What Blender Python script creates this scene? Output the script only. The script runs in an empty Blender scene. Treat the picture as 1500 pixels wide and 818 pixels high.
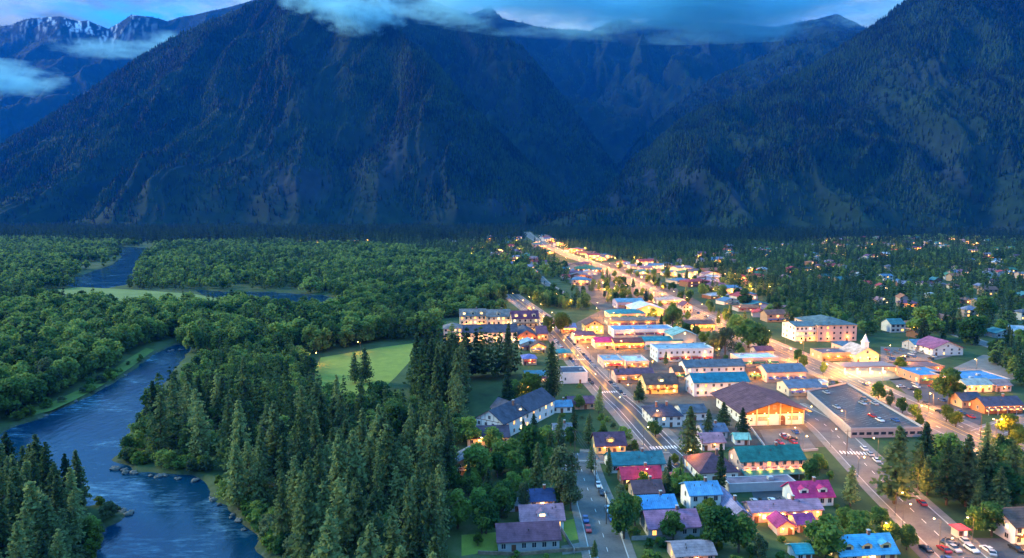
import bpy, math, random
import numpy as np
from math import radians, sin, cos, pi
from mathutils import Vector, Matrix
random.seed(7)
rng = np.random.default_rng(7)
sc = bpy.context.scene
COL = sc.collection

# ------------------------------------------------------------------ camera, sky, sun, exposure
CAM_H, FPX, CX, CY, TANP = 100.0, 1000.0, 750.0, 409.0, 0.109
PITCH = math.atan(TANP)
cd = bpy.data.cameras.new('camera'); cam = bpy.data.objects.new('camera', cd); COL.objects.link(cam)
cam.location = (0, 0, CAM_H); cam.rotation_euler = (pi/2 - PITCH, 0, 0)
cd.sensor_width = 36.0; cd.lens = 36.0*FPX/1500.0
cd.clip_start = 1.0; cd.clip_end = 60000.0
sc.camera = cam

SUN_EL, SUN_AZ = radians(24), radians(-72)       # azimuth measured from +Y towards +X
w = bpy.data.worlds.new('World'); sc.world = w; w.use_nodes = True
nt = w.node_tree; N = nt.nodes; L = nt.links; N.clear()
sky = N.new('ShaderNodeTexSky'); sky.sky_type = 'NISHITA'; sky.sun_disc = False
sky.sun_elevation = SUN_EL; sky.sun_rotation = SUN_AZ
sky.altitude = 300; sky.air_density = 1.2; sky.dust_density = 0.4; sky.ozone_density = 4.0
tint = N.new('ShaderNodeMix'); tint.data_type = 'RGBA'; tint.blend_type = 'MULTIPLY'
tint.inputs['Factor'].default_value = 1.0; tint.inputs['B'].default_value = (0.14, 0.66, 1.15, 1)
L.new(sky.outputs[0], tint.inputs['A'])
tc = N.new('ShaderNodeTexCoord'); mp = N.new('ShaderNodeMapping'); mp.inputs['Scale'].default_value = (1, 1, 3.4)
nz = N.new('ShaderNodeTexNoise'); nz.inputs['Scale'].default_value = 7.0; nz.inputs['Detail'].default_value = 7; nz.inputs['Roughness'].default_value = 0.6
L.new(tc.outputs['Generated'], mp.inputs[0]); L.new(mp.outputs[0], nz.inputs['Vector'])
rp = N.new('ShaderNodeValToRGB'); rp.color_ramp.elements[0].position = 0.36; rp.color_ramp.elements[1].position = 0.56
L.new(nz.outputs['Fac'], rp.inputs[0])
cl = N.new('ShaderNodeMix'); cl.data_type = 'RGBA'; L.new(rp.outputs[0], cl.inputs['Factor'])
L.new(tint.outputs['Result'], cl.inputs['A']); 
cz = N.new('ShaderNodeSeparateXYZ'); L.new(tc.outputs['Generated'], cz.inputs[0])
cm = N.new('ShaderNodeMapRange'); cm.inputs['From Min'].default_value = 0.15; cm.inputs['From Max'].default_value = 0.6; L.new(cz.outputs['Z'], cm.inputs['Value'])
cc = N.new('ShaderNodeMix'); cc.data_type = 'RGBA'; L.new(cm.outputs[0], cc.inputs['Factor'])
cc.inputs['A'].default_value = (2.5, 3.2, 3.4, 1); cc.inputs['B'].default_value = (0.95, 2.5, 3.9, 1)      # pale evening cloud low down, blue overhead
n2c = N.new('ShaderNodeTexNoise'); n2c.inputs['Scale'].default_value = 16; n2c.inputs['Detail'].default_value = 6; L.new(mp.outputs[0], n2c.inputs['Vector'])
r2c = N.new('ShaderNodeValToRGB'); r2c.color_ramp.elements[0].position = 0.40; r2c.color_ramp.elements[0].color = (0.45, 0.55, 0.65, 1); r2c.color_ramp.elements[1].position = 0.60; L.new(n2c.outputs['Fac'], r2c.inputs[0])
cx_ = N.new('ShaderNodeMix'); cx_.data_type = 'RGBA'; cx_.blend_type = 'MULTIPLY'; cx_.inputs['Factor'].default_value = 1; L.new(cc.outputs['Result'], cx_.inputs['A']); L.new(r2c.outputs[0], cx_.inputs['B'])
L.new(cx_.outputs['Result'], cl.inputs['B'])
bg = N.new('ShaderNodeBackground'); bg.inputs['Strength'].default_value = 0.10
sx = N.new('ShaderNodeSeparateXYZ'); L.new(tc.outputs['Generated'], sx.inputs[0])
mr = N.new('ShaderNodeMapRange'); mr.interpolation_type = 'SMOOTHSTEP'      # an overcast sky is brightest overhead
mr.inputs['From Min'].default_value = 0.05; mr.inputs['From Max'].default_value = 0.75; mr.inputs['To Min'].default_value = 0.26; mr.inputs['To Max'].default_value = 1.9
L.new(sx.outputs['Z'], mr.inputs['Value'])
oc = N.new('ShaderNodeVectorMath'); oc.operation = 'SCALE'; L.new(cl.outputs['Result'], oc.inputs[0]); L.new(mr.outputs[0], oc.inputs['Scale'])
L.new(oc.outputs[0], bg.inputs['Color'])
wo = N.new('ShaderNodeOutputWorld'); L.new(bg.outputs[0], wo.inputs['Surface'])

sl = bpy.data.lights.new('sun', 'SUN'); so = bpy.data.objects.new('sun', sl); COL.objects.link(so)
sl.energy = 1.25; sl.angle = radians(16); sl.color = (1.0, 0.92, 0.48)
sd = Vector((sin(SUN_AZ)*cos(SUN_EL), cos(SUN_AZ)*cos(SUN_EL), sin(SUN_EL)))
so.rotation_euler = sd.to_track_quat('Z', 'Y').to_euler(); so.location = sd*500 + Vector((0, 400, 0))

vs = sc.view_settings; vs.view_transform = 'Standard'; vs.look = 'None'; vs.gamma = 1.0; vs.use_curve_mapping = False
vs.exposure = 2.22
cy = sc.cycles
cy.max_bounces = 5; cy.diffuse_bounces = 2; cy.glossy_bounces = 2; cy.transmission_bounces = 2; cy.transparent_max_bounces = 4
cy.volume_bounces = 6; cy.use_denoising = True; cy.caustics_reflective = False; cy.caustics_refractive = False
cy.volume_step_rate = 1.0; cy.volume_max_steps = 96; cy.sample_clamp_indirect = 4.0

HAZE_DENSITY, HAZE_COLOR = 3.3e-5, (0.0, 0.24, 1.0)

# ------------------------------------------------------------------ geometry helpers
def at(px, py, z=0.0):
    """world point at height z seen at photo pixel (1500 x 818)"""
    u, v = (px-CX)/FPX, (CY-py)/FPX
    cp, sp = cos(PITCH), sin(PITCH)
    dx, dy, dz = u, cp + v*sp, -sp + v*cp
    t = (z-CAM_H)/dz
    return Vector((dx*t, dy*t, z))
def height_at(px, py, depth):
    """(x, z) of the point at world depth y=depth seen at pixel"""
    u, v = (px-CX)/FPX, (CY-py)/FPX
    cp, sp = cos(PITCH), sin(PITCH)
    t = depth/(cp + v*sp)
    return u*t, CAM_H + t*(-sp + v*cp)
def pix(p):
    x, y, z = p[0], p[1], p[2]-CAM_H
    cp, sp = cos(PITCH), sin(PITCH)
    f = y*cp - z*sp; upv = y*sp + z*cp
    return CX + FPX*x/f, CY - FPX*upv/f

def _hash(ix, iy, seed):
    h = (ix.astype(np.int64)*374761393 + iy.astype(np.int64)*668265263 + seed*974634777) & 0xffffffff
    h = ((h ^ (h >> 13))*1274126177) & 0xffffffff
    return ((h ^ (h >> 16)) & 0xffff)/65535.0
def vnoise(x, y, seed=0):
    xi, yi = np.floor(x), np.floor(y); fx, fy = x-xi, y-yi
    fx = fx*fx*(3-2*fx); fy = fy*fy*(3-2*fy)
    a, b = _hash(xi, yi, seed), _hash(xi+1, yi, seed)
    c, d = _hash(xi, yi+1, seed), _hash(xi+1, yi+1, seed)
    return (a*(1-fx)+b*fx)*(1-fy) + (c*(1-fx)+d*fx)*fy
def fbm(x, y, seed=0, oct=4):
    s, a, t = 0, 1.0, 0
    for k in range(oct):
        s = s + a*vnoise(x*2**k, y*2**k, seed+k*17); t += a; a *= 0.5
    return s/t
def ridged(x, y, seed=0, oct=4):
    s, a, t = 0, 1.0, 0
    for k in range(oct):
        s = s + a*(1-np.abs(2*vnoise(x*2**k, y*2**k, seed+k*17)-1)); t += a; a *= 0.5
    return s/t
def inside(px, py, poly):
    poly = np.asarray(poly, float); res = np.zeros(px.shape, bool); n = len(poly)
    for i in range(n):
        x1, y1 = poly[i]; x2, y2 = poly[(i+1) % n]
        if y1 == y2: continue
        c = ((y1 > py) != (y2 > py)) & (px < (x2-x1)*(py-y1)/(y2-y1)+x1)
        res ^= c
    return res
def dist_poly(px, py, poly):
    poly = np.asarray(poly, float); best = np.full(px.shape, 1e18); n = len(poly)
    for i in range(n):
        x1, y1 = poly[i]; x2, y2 = poly[(i+1) % n]
        dx, dy = x2-x1, y2-y1; l2 = dx*dx+dy*dy+1e-9
        t = np.clip(((px-x1)*dx+(py-y1)*dy)/l2, 0, 1)
        best = np.minimum(best, (px-x1-t*dx)**2+(py-y1-t*dy)**2)
    return np.sqrt(best)
def wpoly(pts, z=0.0):
    return [tuple(at(x, y, z))[:2] for x, y in pts]

def big_mesh(name, verts, faces, mat=None, smooth=False, attrs=None):
    """verts (n,3), faces (m,k) numpy -> mesh"""
    me = bpy.data.meshes.new(name)
    verts = np.ascontiguousarray(verts, dtype=np.float32); faces = np.ascontiguousarray(faces, dtype=np.int32)
    m, k = faces.shape
    me.vertices.add(len(verts)); me.vertices.foreach_set('co', verts.ravel())
    me.loops.add(m*k); me.loops.foreach_set('vertex_index', faces.ravel())
    me.polygons.add(m); me.polygons.foreach_set('loop_start', np.arange(0, m*k, k, dtype=np.int32))
    try: me.polygons.foreach_set('loop_total', np.full(m, k, dtype=np.int32))
    except Exception: pass
    me.polygons.foreach_set('use_smooth', np.full(m, smooth, dtype=bool))
    for an, (dom, val) in (attrs or {}).items():
        a = me.attributes.new(an, 'FLOAT', dom); a.data.foreach_set('value', np.ascontiguousarray(val, dtype=np.float32))
    if mat: me.materials.append(mat)
    me.update(calc_edges=True)
    return me
def link(name, me, parent=None, loc=(0, 0, 0), rz=0.0):
    o = bpy.data.objects.new(name, me); COL.objects.link(o)
    o.location = loc; o.rotation_euler = (0, 0, rz)
    if parent: o.parent = parent
    return o
def structure(o): o['kind'] = 'structure'; return o
def stuff(o, label, cat): o['kind'] = 'stuff'; o['label'] = label; o['category'] = cat; return o

class MB:
    """collects simple shapes into one mesh; faces carry material slots"""
    def __init__(s): s.v = []; s.f = []; s.mi = []; s.slot = 0
    def add(s, vs_, fs_):
        b = len(s.v); s.v += [tuple(p) for p in vs_]
        for f in fs_: s.f.append([b+i for i in f]); s.mi.append(s.slot)
        return s
    def box(s, x0, x1, y0, y1, z0, z1):
        return s.add([(x0,y0,z0),(x1,y0,z0),(x1,y1,z0),(x0,y1,z0),(x0,y0,z1),(x1,y0,z1),(x1,y1,z1),(x0,y1,z1)],
                     [(0,3,2,1),(4,5,6,7),(0,1,5,4),(1,2,6,5),(2,3,7,6),(3,0,4,7)])
    def tube(s, pts, rads, n=8):
        pts = [Vector(p) for p in pts]
        if not hasattr(rads, '__len__'): rads = [rads]*len(pts)
        b = len(s.v)
        for i, p in enumerate(pts):
            d = (pts[min(i+1, len(pts)-1)]-pts[max(i-1, 0)]).normalized()
            a = d.orthogonal().normalized(); c = d.cross(a)
            for k in range(n):
                t = 2*pi*k/n; s.v.append(tuple(p+(a*cos(t)+c*sin(t))*rads[i]))
        for i in range(len(pts)-1):
            for k in range(n):
                s.f.append([b+i*n+k, b+i*n+(k+1) % n, b+(i+1)*n+(k+1) % n, b+(i+1)*n+k]); s.mi.append(s.slot)
        s.f.append([b+k for k in range(n)][::-1]); s.mi.append(s.slot)
        s.f.append([b+(len(pts)-1)*n+k for k in range(n)]); s.mi.append(s.slot)
        return s
    def ball(s, c, r, nu=10, nv=6, sz=1.0):
        b = len(s.v)
        for j in range(nv+1):
            ph = pi*j/nv
            for k in range(nu):
                t = 2*pi*k/nu; s.v.append((c[0]+r*sin(ph)*cos(t), c[1]+r*sin(ph)*sin(t), c[2]+r*sz*cos(ph)))
        for j in range(nv):
            for k in range(nu):
                s.f.append([b+j*nu+k, b+(j+1)*nu+k, b+(j+1)*nu+(k+1) % nu, b+j*nu+(k+1) % nu]); s.mi.append(s.slot)
        return s
    def mesh(s, name, *mats):
        me = bpy.data.meshes.new(name); me.from_pydata(s.v, [], s.f)
        for m in mats: me.materials.append(m)
        if len(mats) > 1: me.polygons.foreach_set('material_index', s.mi)
        me.validate(); me.update(); return me
    def build(s, name, mat, parent=None, loc=(0, 0, 0), rz=0.0):
        return link(name, s.mesh(name, *(mat if isinstance(mat, (list, tuple)) else (mat,))), parent, loc, rz)

# ------------------------------------------------------------------ materials
def new_mat(name):
    m = bpy.data.materials.new(name); m.use_nodes = True
    t = m.node_tree; t.nodes.clear()
    o = t.nodes.new('ShaderNodeOutputMaterial'); b = t.nodes.new('ShaderNodeBsdfPrincipled')
    t.links.new(b.outputs[0], o.inputs['Surface'])
    return m, t, b
def node(t, typ, **kw):
    n = t.nodes.new(typ)
    for k, v in kw.items():
        if k in n.inputs: n.inputs[k].default_value = v
        else: setattr(n, k, v)
    return n
def ramp(t, stops):
    r = t.nodes.new('ShaderNodeValToRGB'); e = r.color_ramp.elements
    while len(e) < len(stops): e.new(0.5)
    for el, (p, c) in zip(e, stops):
        el.position = p; el.color = (*c, 1) if len(c) == 3 else c
    return r
MC = {}
def paint(col, rough=0.7, var=0.25, scale=0.6, metal=0.0, stripes=None, spec=0.3):
    """surface colour with procedural wear; stripes = (axis, spacing) for seams, shingle courses or boards"""
    key = (tuple(col), rough, var, scale, metal, stripes)
    if key in MC: return MC[key]
    m, t, b = new_mat('paint')
    tcn = node(t, 'ShaderNodeTexCoord')
    n1 = node(t, 'ShaderNodeTexNoise', Scale=scale, Detail=6, Roughness=0.7)
    t.links.new(tcn.outputs['Object'], n1.inputs['Vector'])
    lo = tuple(c*(1-var) for c in col); hi = tuple(min(1, c*(1+var*0.8)) for c in col)
    r = ramp(t, [(0.3, lo), (0.7, hi)]); t.links.new(n1.outputs['Fac'], r.inputs[0])
    out = r.outputs[0]
    if stripes:
        ax, sp = stripes
        wv = node(t, 'ShaderNodeTexWave', Scale=1.0, Distortion=0.3); wv.bands_direction = ax; wv.wave_profile = 'SAW'
        wv.inputs['Scale'].default_value = 0.314/sp*1.0
        t.links.new(tcn.outputs['Object'], wv.inputs['Vector'])
        r2 = ramp(t, [(0.0, (0.55,)*3), (0.16, (1, 1, 1)), (1.0, (0.88,)*3)]); t.links.new(wv.outputs['Fac'], r2.inputs[0])
        mx = node(t, 'ShaderNodeMix', data_type='RGBA', blend_type='MULTIPLY'); mx.inputs['Factor'].default_value = 1
        t.links.new(out, mx.inputs['A']); t.links.new(r2.outputs[0], mx.inputs['B']); out = mx.outputs['Result']
    t.links.new(out, b.inputs['Base Color'])
    b.inputs['Roughness'].default_value = rough; b.inputs['Metallic'].default_value = metal
    b.inputs['Specular IOR Level'].default_value = spec
    MC[key] = m; return m
def glow(col, strength):
    key = ('glow', tuple(col), strength)
    if key in MC: return MC[key]
    m, t, b = new_mat('glow'); b.inputs['Base Color'].default_value = (*col, 1)
    b.inputs['Emission Color'].default_value = (*col, 1); b.inputs['Emission Strength'].default_value = strength
    MC[key] = m; return m
def foliage(name, dark, light, attr=None, nscale=0.35, spread=0.75):
    """leaf material: colour of each tree varies, and leaf clumps within a crown vary"""
    m, t, b = new_mat(name)
    if attr:
        a = node(t, 'ShaderNodeAttribute', attribute_name=attr); rnd = a.outputs['Fac']
        g = node(t, 'ShaderNodeNewGeometry'); vec = g.outputs['Position']
    else:
        a = node(t, 'ShaderNodeObjectInfo'); rnd = a.outputs['Random']
        tcn = node(t, 'ShaderNodeTexCoord'); vec = tcn.outputs['Object']
    nz_ = node(t, 'ShaderNodeTexNoise', Scale=nscale, Detail=3, Roughness=0.7); t.links.new(vec, nz_.inputs['Vector'])
    ad = node(t, 'ShaderNodeMath', operation='MULTIPLY_ADD'); t.links.new(rnd, ad.inputs[0]); ad.inputs[1].default_value = spread; t.links.new(nz_.outputs['Fac'], ad.inputs[2])
    sb = node(t, 'ShaderNodeMath', operation='SUBTRACT'); t.links.new(ad.outputs[0], sb.inputs[0]); sb.inputs[1].default_value = spread*0.5
    r = ramp(t, [(0.25, dark), (0.75, light)]); t.links.new(sb.outputs[0], r.inputs[0])
    t.links.new(r.outputs[0], b.inputs['Base Color'])
    b.inputs['Roughness'].default_value = 0.75; b.inputs['Specular IOR Level'].default_value = 0.15
    tr = node(t, 'ShaderNodeBsdfTranslucent'); t.links.new(r.outputs[0], tr.inputs['Color'])
    mx = node(t, 'ShaderNodeMixShader'); mx.inputs[0].default_value = 0.48
    t.links.new(b.outputs[0], mx.inputs[1]); t.links.new(tr.outputs[0], mx.inputs[2])
    t.links.new(mx.outputs[0], [n for n in t.nodes if n.type == 'OUTPUT_MATERIAL'][0].inputs['Surface'])
    return m
M_CON = foliage('conifer_needles', (0.040, 0.085, 0.034), (0.23, 0.30, 0.11))
M_FIR = foliage('fir_needles', (0.024, 0.062, 0.030), (0.135, 0.195, 0.072))
M_BRO = foliage('broadleaf_leaves', (0.040, 0.110, 0.028), (0.20, 0.31, 0.060))
M_YEL = foliage('lime_leaves', (0.08, 0.13, 0.02), (0.20, 0.25, 0.03))
M_SIL = foliage('willow_leaves', (0.06, 0.10, 0.045), (0.15, 0.20, 0.09))
M_CONF = foliage('far_conifer_needles', (0.016, 0.046, 0.024), (0.085, 0.150, 0.050), 'tint', 0.05, 0.9)
M_BROF = foliage('far_broadleaf_leaves', (0.030, 0.090, 0.026), (0.215, 0.310, 0.070), 'tint', 0.10, 0.95)
M_MTNF = foliage('slope_conifer_needles', (0.004, 0.018, 0.013), (0.044, 0.100, 0.034), 'tint', 0.006, 1.2)
M_FOOT = foliage('foothill_conifer_needles', (0.007, 0.026, 0.018), (0.036, 0.080, 0.036), 'tint', 0.02, 0.8)
M_BARK = paint((0.10, 0.07, 0.05), 0.9, 0.4, 2.0)

# ------------------------------------------------------------------ river
RIVER_PX = [(280,507),(264,530),(242,560),(217,590),(192,625),(163,676),(200,692),(255,695),(290,703),(315,733),(345,757),(371,785),(381,818),(398,900),(430,1100),
            (120,1100),(140,900),(152,818),(158,778),(188,748),(160,741),(120,738),(60,718),(0,702),(-250,700),(-250,655),(-100,648),(0,640),(20,628),(65,612),(110,592),(150,572),(190,547),(230,518),(258,505)]
UPPER_PX = [(168,361),(214,363),(210,380),(200,396),(194,416),(150,424),(95,420),(108,408),(130,400),(165,388),(180,376)]
POND_PX = [(285,424),(330,428),(390,428),(470,433),(505,440),(500,455),(470,462),(430,464),(395,458),(370,444),(300,433)]
WZ = -1.2
RIVERS = [wpoly(RIVER_PX, WZ), wpoly(UPPER_PX, WZ), wpoly(POND_PX, WZ)]
def river_sd(x, y):
    best = np.full(x.shape, 1e9); ins = np.zeros(x.shape, bool)
    for p in RIVERS:
        best = np.minimum(best, dist_poly(x, y, p)); ins |= inside(x, y, p)
    return np.where(ins, -best, best)

def fan(u0, u1, nu, d0, d1, nd):
    u = np.linspace(u0, u1, nu); d = d0*(d1/d0)**np.linspace(0, 1, nd)
    D, U = np.meshgrid(d, u, indexing='ij'); return U*D, D
def grid_faces(nd, nu):
    i = np.arange((nd-1)*nu).reshape(nd-1, nu)[:, :-1].ravel()
    return np.stack([i, i+1, i+nu+1, i+nu], 1)
X, Y = fan(-1.35, 1.35, 560, 60, 14000, 440)
near = Y < 2200
sdv = np.full(X.shape, 1e6); sdv[near] = river_sd(X[near], Y[near])
wob = (vnoise(X/6, Y/6, 3)-0.5)*3.0*np.clip((400/Y), 0.3, 1.5)
s_ = sdv + wob
Z = -4.0*np.clip((2.5-s_)/6.0, 0, 1)**1.0
GZ = np.stack([X.ravel(), Y.ravel(), Z.ravel()], 1)
m, t, b = new_mat('valley_ground')
g = node(t, 'ShaderNodeNewGeometry')
n1 = node(t, 'ShaderNodeTexNoise', Scale=0.05, Detail=8, Roughness=0.7); t.links.new(g.outputs['Position'], n1.inputs['Vector'])
r = ramp(t, [(0.25, (0.022, 0.035, 0.018)), (0.5, (0.045, 0.075, 0.028)), (0.75, (0.09, 0.11, 0.045))]); t.links.new(n1.outputs['Fac'], r.inputs[0])
a = node(t, 'ShaderNodeAttribute', attribute_name='bank')
n2 = node(t, 'ShaderNodeTexNoise', Scale=0.6, Detail=5); t.links.new(g.outputs['Position'], n2.inputs['Vector'])
r2 = ramp(t, [(0.35, (0.025, 0.035, 0.02)), (0.62, (0.08, 0.085, 0.06)), (0.8, (0.20, 0.195, 0.17))]); t.links.new(n2.outputs['Fac'], r2.inputs[0])
mx = node(t, 'ShaderNodeMix', data_type='RGBA'); t.links.new(a.outputs['Fac'], mx.inputs['Factor']); t.links.new(r.outputs[0], mx.inputs['A']); t.links.new(r2.outputs[0], mx.inputs['B'])
t.links.new(mx.outputs['Result'], b.inputs['Base Color']); b.inputs['Roughness'].default_value = 0.95; b.inputs['Specular IOR Level'].default_value = 0.1
bank = np.clip(1-np.abs(s_-0.5)/2.4, 0, 1)*(Y < 900)*np.clip(vnoise(X/14, Y/14, 44)*3-0.7, 0, 1)
structure(link('ground', big_mesh('ground', GZ, grid_faces(440, 560), m, True, {'bank': ('POINT', bank.ravel())})))

# water: one sheet under each river polygon, wider than the channel so that the banks cut it
m, t, b = new_mat('river_water')
g = node(t, 'ShaderNodeNewGeometry')
mpn = node(t, 'ShaderNodeMapping'); mpn.inputs['Scale'].default_value = (0.35, 0.12, 1); mpn.inputs['Rotation'].default_value = (0, 0, radians(25)); t.links.new(g.outputs['Position'], mpn.inputs[0])
nw = node(t, 'ShaderNodeTexNoise', Scale=1.0, Detail=5, Roughness=0.6); t.links.new(mpn.outputs[0], nw.inputs['Vector'])
bp = node(t, 'ShaderNodeBump', Strength=0.28, Distance=0.7); t.links.new(nw.outputs['Fac'], bp.inputs['Height']); t.links.new(bp.outputs[0], b.inputs['Normal'])
big = node(t, 'ShaderNodeTexNoise', Scale=0.028, Detail=4, Roughness=0.6); t.links.new(g.outputs['Position'], big.inputs['Vector'])
mpf = node(t, 'ShaderNodeMapping'); mpf.inputs['Scale'].default_value = (0.16, 0.55, 1); mpf.inputs['Rotation'].default_value = (0, 0, radians(-20)); t.links.new(g.outputs['Position'], mpf.inputs[0])
fo = node(t, 'ShaderNodeTexNoise', Scale=1.0, Detail=8, Roughness=0.75); t.links.new(mpf.outputs[0], fo.inputs['Vector'])
mul = node(t, 'ShaderNodeMath', operation='MULTIPLY'); t.links.new(big.outputs['Fac'], mul.inputs[0]); t.links.new(fo.outputs['Fac'], mul.inputs[1])
fr = ramp(t, [(0.26, (0, 0, 0)), (0.35, (0.22, 0.22, 0.22)), (0.43, (1, 1, 1))]); t.links.new(mul.outputs[0], fr.inputs[0])
mxw = node(t, 'ShaderNodeMix', data_type='RGBA'); t.links.new(fr.outputs[0], mxw.inputs['Factor'])
mxw.inputs['A'].default_value = (0.001, 0.028, 0.060, 1); mxw.inputs['B'].default_value = (0.20, 0.40, 0.50, 1)
t.links.new(mxw.outputs['Result'], b.inputs['Base Color']); b.inputs['Roughness'].default_value = 0.13; b.inputs['IOR'].default_value = 1.33
b.inputs['Specular IOR Level'].default_value = 0.38
M_WATER = m
def sheet(name, poly, z, mat, grow=0.0):
    c = np.mean(np.array(poly), 0); vv = []
    for i, p in enumerate(poly):
        if grow:
            q0, q1 = Vector(poly[i-1]), Vector(poly[(i+1) % len(poly)]); d = (q1-q0).normalized(); nrm = Vector((d.y, -d.x))
            p = Vector(p)+nrm*grow
        vv.append((p[0], p[1], z))
    me = bpy.data.meshes.new(name); me.from_pydata(vv, [], [list(range(len(vv)))]); me.materials.append(mat)
    import bmesh
    bm = bmesh.new(); bm.from_mesh(me); bmesh.ops.triangulate(bm, faces=bm.faces[:], ngon_method='EAR_CLIP')
    for f in bm.faces:
        if f.normal.z < 0: f.normal_flip()
    bm.to_mesh(me); bm.free()
    return structure(link(name, me))
for nm, p in zip(('river', 'upper_river', 'river_pool'), RIVERS):
    A = sum(p[i-1][0]*p[i][1]-p[i][0]*p[i-1][1] for i in range(len(p)))
    sheet(nm, p, WZ, M_WATER, 3.0 if A > 0 else -3.0)

# ------------------------------------------------------------------ mountains
def interp(pts, x):
    p = np.array(pts, float); return np.interp(x, p[:, 0], p[:, 1])
m, t, b = new_mat('mountain_slope')
g = node(t, 'ShaderNodeNewGeometry')
n1 = node(t, 'ShaderNodeTexNoise', Scale=0.012, Detail=9, Roughness=0.7); t.links.new(g.outputs['Position'], n1.inputs['Vector'])
a = node(t, 'ShaderNodeAttribute', attribute_name='rock')
r1 = ramp(t, [(0.3, (0.006, 0.016, 0.011)), (0.55, (0.013, 0.030, 0.016)), (0.75, (0.026, 0.050, 0.022))]); t.links.new(n1.outputs['Fac'], r1.inputs[0])
r2 = ramp(t, [(0.3, (0.010, 0.018, 0.020)), (0.7, (0.024, 0.036, 0.040))]); t.links.new(n1.outputs['Fac'], r2.inputs[0])
mx = node(t, 'ShaderNodeMix', data_type='RGBA'); t.links.new(a.outputs['Fac'], mx.inputs['Factor']); t.links.new(r1.outputs[0], mx.inputs['A']); t.links.new(r2.outputs[0], mx.inputs['B'])
a2 = node(t, 'ShaderNodeAttribute', attribute_name='snow')
mx2 = node(t, 'ShaderNodeMix', data_type='RGBA'); t.links.new(a2.outputs['Fac'], mx2.inputs['Factor']); t.links.new(mx.outputs['Result'], mx2.inputs['A']); mx2.inputs['B'].default_value = (0.75, 0.78, 0.82, 1)
t.links.new(mx2.outputs['Result'], b.inputs['Base Color']); b.inputs['Roughness'].default_value = 0.95; b.inputs['Specular IOR Level'].default_value = 0.05
M_MTN = m

def cone_protos(seed):
    """far conifers: three ragged stacked skirts, triangles only, unit height"""
    rr = np.random.default_rng(seed); vs_, fs_ = [], []
    for (z0, z1, r0) in ((0.05, 0.55, 0.20), (0.32, 0.80, 0.145), (0.58, 1.0, 0.09)):
        b0 = len(vs_); n = 5
        for k in range(n):
            a = 2*pi*k/n + rr.uniform(0, 0.6); q = r0*rr.uniform(0.75, 1.25)
            vs_.append((q*cos(a), q*sin(a), z0+rr.uniform(-0.04, 0.05)))
        vs_.append((rr.uniform(-.01, .01), rr.uniform(-.01, .01), z1))
        for k in range(n): fs_.append((b0+k, b0+(k+1) % n, b0+n))
    return np.array(vs_), np.array(fs_)
def scatter(name, protos, pos, hgt, wid, mat, tint, label, cat):
    """one mesh of many far trees: copies of a few prototypes"""
    V, F, T = [], [], []; off = 0
    which = rng.integers(0, len(protos), len(pos)); rot = rng.uniform(0, 2*pi, len(pos))
    for i, (pv, pf) in enumerate(protos):
        s = which == i; n = int(s.sum())
        if not n: continue
        c, s2 = np.cos(rot[s]), np.sin(rot[s]); h, w_ = hgt[s], hgt[s]*wid[s]
        x = pv[None, :, 0]*w_[:, None]; y = pv[None, :, 1]*w_[:, None]
        P = np.stack([pos[s, 0][:, None]+x*c[:, None]-y*s2[:, None], pos[s, 1][:, None]+x*s2[:, None]+y*c[:, None], pos[s, 2][:, None]+pv[None, :, 2]*h[:, None]], 2)
        V.append(P.reshape(-1, 3)); F.append((pf[None]+(np.arange(n)*len(pv))[:, None, None]+off).reshape(-1, pf.shape[1]))
        T.append(np.repeat(tint[s], len(pf))); off += n*len(pv)
    me = big_mesh(name, np.concatenate(V), np.concatenate(F), mat, False, {'tint': ('FACE', np.concatenate(T))})
    return stuff(link(name, me), label, cat)
CONES = [cone_protos(k) for k in range(5)]

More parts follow.
